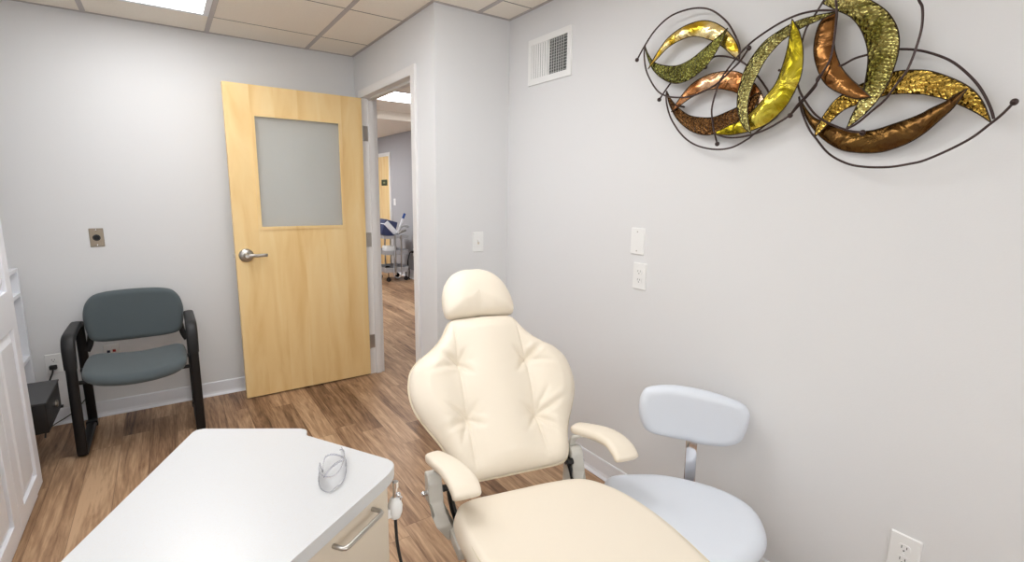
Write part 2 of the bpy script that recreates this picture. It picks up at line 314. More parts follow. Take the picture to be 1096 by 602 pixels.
LEAVES=[
 ('gold_smooth',[[0.045,1.488,1.966],[0.048,1.456,2.006],[0.05,1.396,2.062],[0.051,1.326,2.088],[0.05,1.252,2.092],[0.049,1.199,2.077],[0.047,1.147,2.043],[0.044,1.106,1.997],[0.04,1.086,1.956],[0.035,1.086,1.927]],
  [[0.045,1.488,1.966],[0.048,1.441,1.997],[0.05,1.38,2.032],[0.051,1.303,2.045],[0.05,1.254,2.038],[0.048,1.194,2.011],[0.045,1.153,1.984],[0.041,1.105,1.939],[0.035,1.086,1.927]]),
 ('green_hammered',[[0.035,1.521,2.068],[0.038,1.505,2.023],[0.042,1.465,1.96],[0.045,1.409,1.914],[0.048,1.349,1.887],[0.052,1.294,1.884],[0.055,1.238,1.901],[0.058,1.191,1.932],[0.062,1.153,1.976],[0.065,1.121,2.033]],
  [[0.035,1.521,2.068],[0.039,1.498,2.029],[0.043,1.459,1.988],[0.046,1.398,1.963],[0.05,1.334,1.951],[0.054,1.274,1.961],[0.058,1.22,1.984],[0.061,1.173,2.007],[0.065,1.121,2.033]]),
 ('copper_smooth',[[0.04,1.36,1.78],[0.043,1.316,1.833],[0.045,1.267,1.872],[0.046,1.207,1.892],[0.045,1.145,1.895],[0.044,1.084,1.884],[0.042,1.036,1.853],[0.039,0.998,1.811],[0.035,0.976,1.767],[0.03,0.971,1.74]],
  [[0.04,1.36,1.78],[0.043,1.313,1.801],[0.045,1.268,1.821],[0.046,1.208,1.837],[0.045,1.156,1.837],[0.044,1.111,1.825],[0.042,1.078,1.811],[0.039,1.036,1.787],[0.035,1.005,1.762],[0.03,0.971,1.74]]),
 ('bronze_hammered',[[0.03,1.397,1.868],[0.033,1.379,1.816],[0.035,1.334,1.751],[0.037,1.27,1.702],[0.039,1.204,1.678],[0.041,1.144,1.678],[0.042,1.088,1.69],[0.043,1.046,1.71],[0.044,1.009,1.748],[0.045,0.987,1.804]],
  [[0.03,1.397,1.868],[0.033,1.37,1.831],[0.035,1.331,1.794],[0.037,1.275,1.758],[0.039,1.21,1.742],[0.041,1.161,1.739],[0.042,1.11,1.751],[0.043,1.068,1.764],[0.044,1.028,1.787],[0.045,0.987,1.804]]),
 ('olive_hammered',[[0.07,0.995,1.663],[0.069,1.029,1.692],[0.068,1.054,1.746],[0.067,1.059,1.798],[0.066,1.054,1.84],[0.065,1.034,1.896],[0.064,0.987,1.953],[0.063,0.935,1.98],[0.062,0.88,1.996],[0.061,0.822,1.998],[0.06,0.772,1.994]],
  [[0.07,0.995,1.663],[0.069,1.011,1.713],[0.068,1.017,1.765],[0.067,1.01,1.814],[0.066,0.995,1.852],[0.065,0.971,1.897],[0.064,0.934,1.937],[0.063,0.901,1.957],[0.062,0.868,1.971],[0.061,0.821,1.981],[0.06,0.771,1.991]]),
 ('lime_smooth',[[0.085,0.886,1.999],[0.08,0.863,1.96],[0.075,0.849,1.913],[0.07,0.845,1.864],[0.066,0.85,1.819],[0.062,0.865,1.784],[0.058,0.885,1.748],[0.055,0.915,1.717],[0.052,0.956,1.69],[0.049,1.016,1.673],[0.047,1.085,1.667],[0.045,1.143,1.674]],
  [[0.085,0.886,1.999],[0.079,0.891,1.959],[0.073,0.899,1.907],[0.067,0.914,1.856],[0.062,0.931,1.816],[0.058,0.963,1.781],[0.054,1.0,1.746],[0.05,1.05,1.714],[0.047,1.099,1.7],[0.045,1.144,1.685]]),
 ('brown_smooth',[[0.04,0.779,1.998],[0.041,0.816,1.988],[0.043,0.829,1.95],[0.046,0.828,1.897],[0.048,0.811,1.844],[0.052,0.784,1.798],[0.056,0.758,1.774],[0.06,0.727,1.755],[0.065,0.686,1.735],[0.07,0.644,1.732]],
  [[0.04,0.779,1.997],[0.042,0.776,1.954],[0.044,0.769,1.897],[0.048,0.745,1.84],[0.052,0.712,1.798],[0.057,0.69,1.777],[0.063,0.667,1.754],[0.07,0.644,1.732]]),
 ('green_wide_hammered',[[0.05,0.815,2.031],[0.052,0.78,2.054],[0.054,0.734,2.045],[0.056,0.686,2.005],[0.058,0.643,1.966],[0.059,0.615,1.926],[0.06,0.6,1.887],[0.061,0.596,1.842],[0.061,0.602,1.8],[0.061,0.611,1.765],[0.061,0.629,1.726],[0.061,0.66,1.687],[0.06,0.702,1.652]],
  [[0.05,0.815,2.031],[0.052,0.795,2.017],[0.054,0.769,1.998],[0.056,0.731,1.971],[0.058,0.701,1.933],[0.059,0.682,1.894],[0.06,0.671,1.858],[0.061,0.667,1.819],[0.061,0.668,1.785],[0.061,0.671,1.751],[0.061,0.681,1.717],[0.061,0.692,1.687],[0.06,0.702,1.652]]),
 ('gold_hammered',[[0.045,0.796,1.637],[0.042,0.795,1.667],[0.04,0.77,1.718],[0.039,0.746,1.748],[0.037,0.701,1.774],[0.036,0.653,1.789],[0.035,0.607,1.8],[0.035,0.562,1.796],[0.035,0.524,1.786],[0.035,0.483,1.764],[0.036,0.449,1.741],[0.037,0.424,1.717],[0.038,0.403,1.684],[0.04,0.384,1.639]],
  [[0.045,0.796,1.637],[0.042,0.778,1.656],[0.04,0.757,1.68],[0.039,0.726,1.709],[0.037,0.695,1.721],[0.036,0.653,1.732],[0.035,0.613,1.739],[0.035,0.573,1.736],[0.035,0.532,1.728],[0.035,0.516,1.722],[0.036,0.482,1.708],[0.037,0.448,1.688],[0.038,0.414,1.665],[0.04,0.384,1.639]]),
 ('brown_long_smooth',[[0.03,0.858,1.756],[0.026,0.836,1.698],[0.024,0.788,1.638],[0.022,0.732,1.598],[0.022,0.68,1.584],[0.024,0.625,1.581],[0.027,0.584,1.59],[0.031,0.546,1.606],[0.036,0.517,1.626],[0.043,0.487,1.655],[0.051,0.46,1.683],[0.06,0.436,1.724]],
  [[0.03,0.858,1.756],[0.026,0.82,1.705],[0.024,0.764,1.674],[0.022,0.707,1.65],[0.022,0.651,1.645],[0.024,0.6,1.657],[0.027,0.552,1.671],[0.031,0.525,1.682],[0.036,0.512,1.689],[0.043,0.479,1.702],[0.051,0.454,1.718],[0.06,0.436,1.724]]),
]
RODS=[
 ([[0.05,1.547,2.013],[0.049,1.507,2.065],[0.048,1.457,2.113],[0.047,1.392,2.144],[0.046,1.316,2.149],[0.045,1.248,2.137],[0.044,1.194,2.11],[0.043,1.14,2.061],[0.042,1.103,2.006],[0.041,1.083,1.96],[0.04,1.083,1.925]],1),
 ([[0.05,1.507,2.062],[0.053,1.506,2.02],[0.055,1.49,1.962],[0.058,1.454,1.906],[0.061,1.413,1.863],[0.063,1.367,1.839],[0.066,1.311,1.826],[0.069,1.251,1.821],[0.072,1.196,1.83],[0.074,1.149,1.844],[0.077,1.116,1.862],[0.08,1.084,1.884],[0.082,1.053,1.906],[0.085,1.022,1.942]],2),
 ([[0.07,0.766,1.994],[0.071,0.819,2.008],[0.072,0.876,2.011],[0.073,0.931,2.0],[0.075,0.988,1.978],[0.076,1.034,1.953],[0.077,1.071,1.92],[0.078,1.108,1.88],[0.079,1.127,1.85],[0.08,1.141,1.804],[0.082,1.147,1.756],[0.083,1.136,1.706],[0.084,1.123,1.665],[0.085,1.111,1.635]],2),
 ([[0.045,1.42,1.835],[0.037,1.375,1.893],[0.03,1.352,1.909]],1),
 ([[0.035,1.221,1.926],[0.035,1.191,1.954],[0.034,1.157,1.952],[0.034,1.118,1.939],[0.033,1.079,1.919],[0.033,1.045,1.892],[0.032,1.015,1.861],[0.032,0.986,1.825],[0.031,0.967,1.794],[0.03,0.96,1.752],[0.03,0.971,1.712]],1),
 ([[0.04,1.389,1.865],[0.04,1.387,1.822],[0.041,1.357,1.753],[0.041,1.297,1.683],[0.042,1.229,1.641],[0.042,1.149,1.621],[0.042,1.081,1.623],[0.043,1.025,1.646],[0.043,1.003,1.661],[0.044,0.965,1.687],[0.044,0.929,1.711],[0.045,0.897,1.751],[0.045,0.874,1.787]],0),
 ([[0.04,1.156,1.679],[0.043,1.116,1.664],[0.045,1.075,1.657],[0.048,1.021,1.659],[0.05,0.97,1.669],[0.053,0.922,1.687],[0.055,0.878,1.711],[0.058,0.854,1.74],[0.06,0.822,1.773],[0.062,0.796,1.806],[0.065,0.785,1.825],[0.068,0.768,1.857],[0.07,0.762,1.899],[0.073,0.76,1.944],[0.075,0.76,1.982],[0.077,0.767,2.022],[0.08,0.775,2.046]],0),
 ([[0.045,0.813,2.046],[0.046,0.834,2.01],[0.048,0.855,1.976],[0.049,0.865,1.937],[0.05,0.869,1.884],[0.051,0.869,1.841],[0.052,0.862,1.801],[0.054,0.843,1.764],[0.055,0.801,1.708],[0.056,0.764,1.679],[0.057,0.726,1.659],[0.059,0.692,1.645],[0.06,0.658,1.637]],2),
 ([[0.05,0.878,1.711],[0.049,0.842,1.752],[0.049,0.809,1.791],[0.048,0.807,1.815],[0.048,0.78,1.834],[0.047,0.742,1.84],[0.046,0.71,1.853],[0.046,0.676,1.857],[0.045,0.638,1.861],[0.045,0.601,1.856],[0.044,0.565,1.847],[0.044,0.528,1.831],[0.043,0.487,1.806],[0.042,0.455,1.776],[0.042,0.423,1.737],[0.041,0.403,1.703],[0.041,0.388,1.671],[0.04,0.38,1.647]],1),
 ([[0.085,0.572,1.996],[0.084,0.558,1.961],[0.083,0.548,1.938],[0.082,0.544,1.89],[0.081,0.551,1.837],[0.08,0.563,1.79],[0.079,0.582,1.758],[0.078,0.606,1.72],[0.077,0.634,1.694],[0.076,0.669,1.663],[0.075,0.695,1.65]],0),
 ([[0.03,0.866,1.77],[0.033,0.85,1.721],[0.036,0.821,1.665],[0.039,0.795,1.633],[0.041,0.75,1.583],[0.044,0.694,1.551],[0.047,0.64,1.539],[0.05,0.583,1.537],[0.053,0.534,1.544],[0.056,0.502,1.552],[0.059,0.453,1.576],[0.061,0.411,1.603],[0.064,0.381,1.632],[0.067,0.36,1.654],[0.07,0.342,1.679]],2),
]
FILL_PANELS = [(.34, 1.13), (-.88, -.13)]  # unseen ceiling panels added to light the room
# ---------------- fixes to helpers that need the scene's own space ----------------
def W_(o):
    m = Matrix.LocRotScale(o.location, o.rotation_euler, None)
    return (W_(o.parent) @ m) if o.parent else m
_obj = obj
def obj(name, bm, m, parent=None, smooth=False, angle=40, base=False):
    o = _obj(name, bm, m, parent, smooth, angle)
    if parent: o.data.transform(W_(parent).inverted())
    elif base:   # a one-mesh thing keeps its origin at its own base
        c = [v.co for v in o.data.vertices]
        b0 = Vector(((min(v.x for v in c)+max(v.x for v in c))/2, (min(v.y for v in c)+max(v.y for v in c))/2, min(v.z for v in c)))
        o.data.transform(Matrix.Translation(-b0)); o.location = b0
    return o
def struct(name, bm, m, parent=None, **k):
    o = obj(name, bm, m, parent, **k)
    if not parent: o['kind'] = 'structure'
    return o
XD, XR, YB, YS, H = 1.26919, 1.75555, 3.95105, 2.58351, 2.44
XA, DX, Y1, DY = .93207, .60731, 3.58973, .61939
XL, YF, XH, YH, XW = -1.2, -1.7, 3.37, 10.5, 1.36   # left wall, front wall, hall right wall, hall end, hall side of the door wall
HZ1, HZ2, YSTEP = 2.53, 2.42, 6.8
# ---------------- structure ----------------
struct('floor', B(XL-.1, XH+.1, YF-.1, YH+.1, -.1, 0), M_FLOOR)
struct('wall_back', B(XL-.1, XD, YB, YB+.1, 0, H), M_WALL)
bm = bm_new()
OY0, OY1, OZ = 2.875, 3.78, 2.125    # door opening
box(bm, XD, XW, YS, OY0, 0, H); box(bm, XD, XW, OY1, YB+.1, 0, H); box(bm, XD, XW, OY0, OY1, OZ, H)
struct('wall_door', bm, M_WALL)
struct('wall_switch', B(XW, XH+.1, YS, YS+.1, 0, H+.2), M_WALL)
struct('wall_right', B(XR, XR+.1, YF-.1, YS, 0, H), M_WALL)
struct('wall_left', B(XL-.1, XL, YF, YB, 0, H), M_WALL)
WX0, WX1, WZ0, WZ1 = -.75, 1.35, .85, 2.15
bm = bm_new(); box(bm, XL-.1, WX0, YF-.1, YF, 0, H); box(bm, WX1, XR, YF-.1, YF, 0, H); box(bm, WX0, WX1, YF-.1, YF, 0, WZ0); box(bm, WX0, WX1, YF-.1, YF, WZ1, H)
struct('wall_front', bm, M_WALL)
wi = thing('fill_window_1', None, None, ((WX0+WX1)/2, YF, WZ0), kind='structure')  # window added behind the camera to throw frontal fill light
bm = bm_new()
for a in ((WX0-.06, WX0, WZ0-.06, WZ1+.06), (WX1, WX1+.06, WZ0-.06, WZ1+.06), (WX0, WX1, WZ0-.06, WZ0), (WX0, WX1, WZ1, WZ1+.06), (.28, .32, WZ0, WZ1)): box(bm, a[0], a[1], YF-.09, YF+.015, a[2], a[3])
obj('fill_window_frame', bm, M_WHITE, wi)
obj('fill_pane', B(WX0, WX1, YF-.07, YF-.06, WZ0, WZ1), M_FILL, wi)
struct('ceiling', B(XL-.1, XR+.1, YF-.1, YB+.1, H, H+.06), M_CEIL)
struct('wall_hall_right', B(XH, XH+.1, YS+.1, YH, 0, HZ1+.1), M_HWALL)
struct('wall_hall_left', B(XW-.1, XW, YB+.1, YH, 0, HZ1+.1), M_HWALL)
struct('wall_hall_end', B(XW-.1, XH+.1, YH, YH+.1, 0, HZ1+.1), M_HWALL)
bm = box(bm_new(), XW-.1, XH+.1, YS+.1, YSTEP, HZ1, HZ1+.1); box(bm, XW-.1, XH+.1, YSTEP, YH, HZ2, HZ1+.1)
struct('ceiling_hall', bm, M_CEIL)
bm = bm_new()
for k in range(-3, 2):
    x = XA+k*DX; y1 = YB if x < XD else YS
    box(bm, x-.013, x+.013, YF, y1, H-.004, H, bev=.001, seg=1)
struct('trim_1', bm, M_TEE)
bm = bm_new()
for k in range(0, 9):
    y = Y1-k*DY; x1 = XD if y > YS else XR
    box(bm, XL, x1, y-.003, y+.003, H-.0012, H)
struct('trim_2', bm, M_GROOVE)
# wall angle of the ceiling grid
bm = bm_new()
box(bm, XL, XD, YB-.018, YB, H-.003, H); box(bm, XD-.018, XD, YS-.018, YB-.018, H-.003, H); box(bm, XD, XR, YS-.018, YS, H-.003, H); box(bm, XR-.018, XR, YF, YS-.018, H-.003, H)
struct('trim_3', bm, M_TEE)
# baseboards: a flat vinyl strip with a toe flare
def baseboard(name, a, b, nrm, m=M_WHITE, h=.1):
    a = Vector((*a, 0)); b = Vector((*b, 0)); n = Vector((*nrm, 0)); bm = bm_new()
    prof = [(0, 0), (.018, 0), (.017, .005), (.009, .016), (.006, .03), (.006, h-.006), (.004, h), (0, h)]
    A = [bm.verts.new(a+n*d+Vector((0, 0, z))) for d, z in prof]; Q = [bm.verts.new(b+n*d+Vector((0, 0, z))) for d, z in prof]
    N = len(prof)
    for i in range(N): bm.faces.new((A[i], A[(i+1) % N], Q[(i+1) % N], Q[i]))
    bm.faces.new(A[::-1]); bm.faces.new(Q)
    return struct(name, bm, m)
baseboard('baseboard_back', (XL, YB), (XD, YB), (0, -1))
baseboard('baseboard_right', (XR, YF), (XR, YS), (-1, 0))
baseboard('baseboard_switch', (XD, YS), (XR, YS), (0, -1))
baseboard('baseboard_door', (XD, YS), (XD, 2.825), (-1, 0))
baseboard('baseboard_hall', (XH, YS+.1), (XH, 8.63), (-1, 0), h=.15)
# door frame: jamb lining, stop and casing on both sides, each a single U around the opening
bm = bm_new()
MX = Matrix(((0, 0, 1, 0), (1, 0, 0, 0), (0, 1, 0, 0), (0, 0, 0, 1)))
def ushape(a0, a1, t1, b0, b1, t0, x0, x1, bev=0):
    prism(bm, [(a0, 0), (a0, t1), (a1, t1), (a1, 0), (b1, 0), (b1, t0), (b0, t0), (b0, 0)], x0, x1, bev=bev, M=MX)
ushape(OY0-.02, OY1+.02, OZ+.02, OY0+.004, OY1-.003, OZ-.004, XD-.012, XW+.012)
ushape(OY0-.01, OY1+.01, OZ+.01, OY0+.018, OY1-.017, OZ-.018, 1.305, 1.345)
ushape(OY0-.055, OY1+.05, OZ+.05, OY0-.001, OY1+.002, OZ+.001, XD-.016, XD+.002, .003)
ushape(OY0-.055, OY1+.05, OZ+.05, OY0-.001, OY1+.002, OZ+.001, XW-.002, XW+.016, .003)
struct('trim_4', bm, M_FRAME)
# ---------------- the open maple door ----------------
hx, hy, ANG, DWD = 1.25197, 3.75545, .0183, .88431
ca, sa = math.cos(ANG), math.sin(ANG)
MD = Matrix(((-ca, sa, 0, hx), (-sa, -ca, 0, hy), (0, 0, 1, 0), (0, 0, 0, 1)))    # local (along leaf, towards the room, up)
door = thing('door_1', loc=(hx, hy, 0), label=None, cat=None, kind='structure')
ws0, ws1, wz0, wz1 = .165, .722, 1.192, 1.928
bm = bm_new(); D0, D1, ZB, ZT = -.044, 0, .01, 2.115
# four boards share their edges: stiles full height, rails between
def ring_slab(bm, s0, s1, z0, z1, a0, a1, b0, b1, d0, d1, M):
    for (p, q, r, s) in ((s0, a0, z0, z1), (a1, s1, z0, z1), (a0, a1, z0, b0), (a0, a1, b1, z1)): box(bm, p, q, d0, d1, r, s, M=M)
    return bm
ring_slab(bm, 0, DWD, ZB, ZT, ws0, ws1, wz0, wz1, D0, D1, MD)
obj('leaf', bm, M_MAPLE, door)
bm = ring_slab(bm_new(), ws0-.012, ws1+.012, wz0-.012, wz1+.012, ws0+.008, ws1-.008, wz0+.008, wz1-.008, 0, .006, MD)
obj('glazing_bead', bm, M_MAPLE, door)
obj('glass_pane', box(bm_new(), ws0+.001, ws1-.001, -.024, -.018, wz0+.001, wz1-.001, M=MD), M_GLASS, door)
def MDv(s, d, z): return MD @ Vector((s, d, z))
hs, hz = .822, 1.012
MR = MD @ Matrix.Translation((hs, 0, hz)) @ Matrix.Rotation(-math.pi/2, 4, 'X')
hd = obj('door_handle', lathe(bm_new(), [(.046, 0), (.046, .004), (.042, .012), (.03, .018), (.02, .02), (.016, .03), (.016, .05), (.013, .056)], 32, MD @ Matrix.Translation((hs, 0, hz)) @ Matrix(((1, 0, 0, 0), (0, 0, 1, 0), (0, 1, 0, 0), (0, 0, 0, 1)))), M_STEEL, door, True)
hd['label'] = 'brushed steel lever handle on a round rose'
obj('lever', tube(bm_new(), [MDv(hs, .045, hz), MDv(hs-.03, .052, hz+.001), MDv(hs-.07, .05, hz-.001), MDv(hs-.105, .048, hz), MDv(hs-.122, .04, hz)], .006, 12, 5, b=.011, up=(0, 0, 1)), M_STEEL, hd, True)
obj('latch_bolt', box(bm_new(), DWD, DWD+.012, -.03, -.014, hz-.012, hz+.012, bev=.002, M=MD), M_STEEL, door)
for z in (1.87, 1.08, .27):
    bm = box(bm_new(), 1.256, 1.3, OY1-.0055, OY1-.003, z-.055, z+.055); cyl(bm, (1.255, 3.766, z-.055), (1.255, 3.766, z+.055), .007, 12)
    for q in (-.04, 0, .04): cyl(bm, (1.278, OY1-.0065, z+q), (1.278, OY1-.005, z+q), .004, 8)
    obj('hinge', bm, M_STEEL, door)['label'] = 'steel butt hinge'
# ---------------- ceiling lights ----------------
def troffer(x0, x1, y0, y1, z, label, m=M_PANEL):
    t = thing('ceiling_light', label, 'ceiling light', ((x0+x1)/2, (y0+y1)/2, z-.012), group='recessed ceiling light panels')
    bm = bm_new(); f = .03
    for a in ((x0, x1, y0, y0+f), (x0, x1, y1-f, y1), (x0, x0+f, y0+f, y1-f), (x1-f, x1, y0+f, y1-f)): box(bm, *a, z-.008, z-.0005)
    obj('frame', bm, M_WHITE, t)
    obj('diffuser', B(x0+f, x1-f, y0+f, y1-f, z-.005, z-.001), m, t)
    return t
del_group = lambda t: t.pop('group', None) if 'group' in t.keys() else None
troffer(XA-2*DX+.014, XA-DX-.014, Y1-2*DY+.006, Y1-.02, H, 'bright rectangular ceiling light panel nearest the open door, cut by the top of the photo')
for (x0, y0), lb in zip(FILL_PANELS, ('added unseen fill light panel overhead between the treatment chair and the guest chair, out of frame', 'added unseen fill light panel overhead beside the tall white cabinet, out of frame')): troffer(x0, x0+DX-.03, y0, y0+2*DY-.03, H, lb)
troffer(1.95, 3.15, 5.42, 6.02, HZ1, 'rectangular ceiling light panel in the hallway beyond the doorway', M_PANEL2)
troffer(1.55, 2.15, 8.0, 9.2, HZ2, 'added unseen fill light panel at the far end of the hallway', M_PANEL2)  # extra panel added out of sight to brighten the hallway
# ---------------- wall plates ----------------
def wall_M(c, n):   # local x = right as seen, y = up, z = out of the wall
    n = Vector(n); up = Vector((0, 0, 1)); x = up.cross(n)
    m = Matrix((x, up, n)).transposed().to_4x4(); m.translation = Vector(c); return m
def rbox(x0, x1, y0, y1, z0, z1, M, bev=.0015): return box(bm_new(), x0, x1, y0, y1, z0, z1, bev=bev, M=M)
def plate_bm(M, w, h, d=.006):
    bm = prism(bm_new(), round_poly([(-w/2, -h/2), (w/2, -h/2), (w/2, h/2), (-w/2, h/2)], .004, 3), 0, d, bev=0)
    # bevelled face
    for v in bm.verts:
        if v.co.z > d*.5: v.co.x *= 1-.006/w; v.co.y *= 1-.006/h
    for v in bm.verts: v.co = M @ v.co
    return bm
def screw(M, x, y, z, parent, m=M_PLATE):
    obj('screw', lathe(bm_new(), [(.0035, z-.001), (.0035, z+.0008), (.002, z+.0014)], 10, M @ Matrix.Translation((x, y, 0))), m, parent)
def outlet(c, n, w, h, label):
    M = wall_M(c, n); t = thing('wall_outlet', label, 'outlet', c)
    obj('plate', plate_bm(M, w, h), M_PLATE, t)
    for s in (1, -1):
        cy_ = s*.0195
        pts = [(.0165*math.cos(a)*1.0, max(-.013, min(.013, .0175*math.sin(a)))) for a in [2*math.pi*k/28 for k in range(28)]]
        so = obj('socket', prism(bm_new(), [(x, y+cy_) for x, y in pts], .004, .0078, M=M), M_PLATE, t)
        bm = bm_new(); box(bm, -.0075, -.0055, cy_+.000, cy_+.009, .0074, .0081, M=M); box(bm, .0055, .0075, cy_+.0005, cy_+.0085, .0074, .0081, M=M)
        lathe(bm, [(.0024, .0074), (.0024, .0081)], 10, M @ Matrix.Translation((0, cy_-.0065, 0))); obj('slots', bm, M_SLOT, so)
    screw(M, 0, 0, .006, t); return t
outlet((XR, 1.504, 1.085), (-1, 0, 0), .078, .122, 'white duplex outlet directly below the blank plate on the right wall')
outlet((XR, .42, .388), (-1, 0, 0), .079, .124, 'white duplex outlet low on the right wall, cut by the bottom of the photo')
outlet((-.6275, YB, .391), (0, -1, 0), .077, .117, 'white duplex outlet low on the back wall with a black plug in it')
M = wall_M((XR, 1.5275, 1.242), (-1, 0, 0)); t = thing('blank_plate', 'plain white blank wall plate above the outlet on the right wall', 'wall plate', (XR, 1.5275, 1.242))
obj('plate', plate_bm(M, .079, .121), M_PLATE, t); screw(M, 0, .043, .006, t, M_STEEL); screw(M, 0, -.043, .006, t, M_STEEL)
M = wall_M((1.5435, YS, 1.156), (0, -1, 0)); t = thing('light_switch', 'white toggle light switch on the short wall beside the doorway', 'light switch', (1.5435, YS, 1.156))
obj('plate', plate_bm(M, .075, .121), M_PLATE, t); obj('toggle', box(bm_new(), -.004, .004, -.003, .011, .004, .017, bev=.0015, M=M @ Matrix.Rotation(-.35, 4, 'X')), M_PLATE, t)
obj('toggle_slot', box(bm_new(), -.0055, .0055, -.013, .013, .0055, .0066, M=M), M_LAM, t)
screw(M, 0, .03, .006, t); screw(M, 0, -.03, .006, t)
M = wall_M((-.3505, YB, 1.144), (0, -1, 0)); t = thing('metal_jack_plate', 'small bronze metal wall plate with a round black connector above the guest chair', 'wall plate', (-.3505, YB, 1.144))
obj('plate', plate_bm(M, .07, .113), M_BRASSY, t); obj('connector', lathe(bm_new(), [(.019, .005), (.019, .012), (.015, .014), (.014, .008), (.004, .008)], 24, M), M_BLACK, t, True)
screw(M, 0, .046, .006, t, M_CHROME); screw(M, 0, -.046, .006, t, M_CHROME)
M = wall_M((-.350, YB, .405), (0, -1, 0)); t = thing('data_jack_plate', 'white data jack plate with blue and red ports seen under the guest chair back', 'wall plate', (-.35, YB, .405))
obj('plate', plate_bm(M, .08, .12), M_PLATE, t)
obj('port', box(bm_new(), -.022, -.006, .008, .024, .005, .009, bev=.001, M=M), M_NAVYJ, t)['label'] = 'dark blue port'
obj('port', box(bm_new(), .006, .022, .01, .026, .005, .009, bev=.001, M=M), M_RED, t)['label'] = 'red port'
obj('port', box(bm_new(), -.022, -.006, -.02, -.004, .005, .009, bev=.001, M=M), M_SLOT, t)['label'] = 'black port'
obj('port', box(bm_new(), .006, .022, -.018, -.002, .005, .009, bev=.001, M=M), M_SLOT, t)['label'] = 'black port'
# ---------------- wall vent ----------------
vy0, vy1, vz0, vz1 = 2.021, 2.383, 2.042, 2.281; vyc = (vy0+vy1)/2; vzc = (vz0+vz1)/2
M = wall_M((XR, vyc, vzc), (-1, 0, 0)); t = thing('wall_vent', 'white rectangular air vent grille high on the right wall', 'vent', (XR, vyc, vzc))
hw, hh = (vy1-vy0)/2, (vz1-vz0)/2; f = .032; bm = bm_new()
for a in ((-hw, hw, hh-f, hh), (-hw, hw, -hh, -hh+f), (-hw, -hw+f, -hh+f, hh-f), (hw-f, hw, -hh+f, hh-f)): box(bm, *a, 0, .009, M=M)
obj('frame', bm, M_PLATE, t)
obj('back_plate', box(bm_new(), -hw+f, hw-f, -hh+f, hh-f, .0003, .001, M=M), mat('vent_cavity', srgb(120, 124, 122), .8), t)
n1 = 7
for k in range(n1):
    x = -hw+f+.009+k*.0195
    obj('blade', box(bm_new(), -.0058, .0058, -hh+f, hh-f, -.0006, .0006, M=M @ Matrix.Translation((x, 0, .0065)) @ Matrix.Rotation(.35, 4, 'Y')), M_PLATE, t)
for k in range(7):
    x = .008+k*.0185
    obj('blade', box(bm_new(), -.0065, .0065, -hh+f, hh-f, -.0006, .0006, M=M @ Matrix.Translation((x, 0, .0078)) @ Matrix.Rotation(-.55, 4, 'Y')), M_PLATE, t)
obj('mullion', box(bm_new(), -.006, .001, -hh+f, hh-f, .001, .011, M=M), M_PLATE, t)
for k in range(12):
    z = -hh+f+.008+k*.0145
    obj('cross_blade', box(bm_new(), .002, hw-f, -.0008, .0008, .0011, .0025, M=M @ Matrix.Translation((0, z, 0))), M_PLATE, t)
obj('lever', box(bm_new(), hw-f+.008, hw-f+.014, -.02, .012, .009, .014, bev=.001, M=M), M_PLATE, t)
# ---------------- metal wall sculpture ----------------
sc = thing('wall_sculpture', 'large abstract metal wall sculpture of gold, green and copper crescents held by dark curved rods', 'wall sculpture', (XR, .95, 1.85))
NAMES = {'gold_smooth': 'polished gold crescent leaf', 'green_hammered': 'moss green hammered crescent leaf', 'copper_smooth': 'polished copper crescent leaf', 'bronze_hammered': 'dark bronze hammered crescent leaf', 'olive_hammered': 'long pale olive hammered crescent leaf',
 'lime_smooth': 'glossy yellow-green crescent leaf', 'brown_smooth': 'amber brown crescent leaf', 'green_wide_hammered': 'wide green-gold hammered crescent leaf', 'gold_hammered': 'gold hammered arched leaf', 'brown_long_smooth': 'long umber brown crescent leaf'}
def resample(pts, n):
    P = crom(pts, 10); L = [0]
    for a, b in zip(P, P[1:]): L.append(L[-1]+(b-a).length)
    out = []; j = 0
    for k in range(n):
        s = L[-1]*k/(n-1)
        while j < len(L)-2 and L[j+1] < s: j += 1
        t = (s-L[j])/max(L[j+1]-L[j], 1e-9); out.append(P[j].lerp(P[j+1], min(t, 1)))
    return out
for nm, o, i in LEAVES:
    n, m_ = 48, 9
    O = resample([(XR-d, y, z) for d, y, z in o], n); I = resample([(XR-d, y, z) for d, y, z in i], n); bm = bm_new(); F = []; Bk = []
    for k in range(n):
        r = []; r2 = []; wd = (O[k]-I[k]).length
        for q in range(m_):
            s = q/(m_-1); p = O[k].lerp(I[k], s); bow = -.12*wd*4*s*(1-s) if 'hammered' in nm else -.15*wd*4*s*(1-s)
            r.append(bm.verts.new(p+Vector((bow, 0, 0)))); r2.append(bm.verts.new(p+Vector((bow+.0016, 0, 0))))
        F.append(r); Bk.append(r2)
    for k in range(n-1):
        for q in range(m_-1):
            bm.faces.new((F[k][q], F[k+1][q], F[k+1][q+1], F[k][q+1])).material_index = 0
            bm.faces.new((Bk[k][q], Bk[k][q+1], Bk[k+1][q+1], Bk[k+1][q])).material_index = 0
        bm.faces.new((F[k][0], Bk[k][0], Bk[k+1][0], F[k+1][0])).material_index = 1
        bm.faces.new((F[k][-1], F[k+1][-1], Bk[k+1][-1], Bk[k][-1])).material_index = 1
    # dark soldered rim along both edges
    bmesh.ops.remove_doubles(bm, verts=bm.verts[:], dist=1e-6)
    lf = obj('metal_leaf', bm, [LM[nm], M_EDGE], sc, True, 50); lf['label'] = NAMES[nm]
    bm = bm_new(); tube(bm, O, .0017, 6); tube(bm, I, .0017, 6); obj('rim', bm, M_EDGE, lf, True)
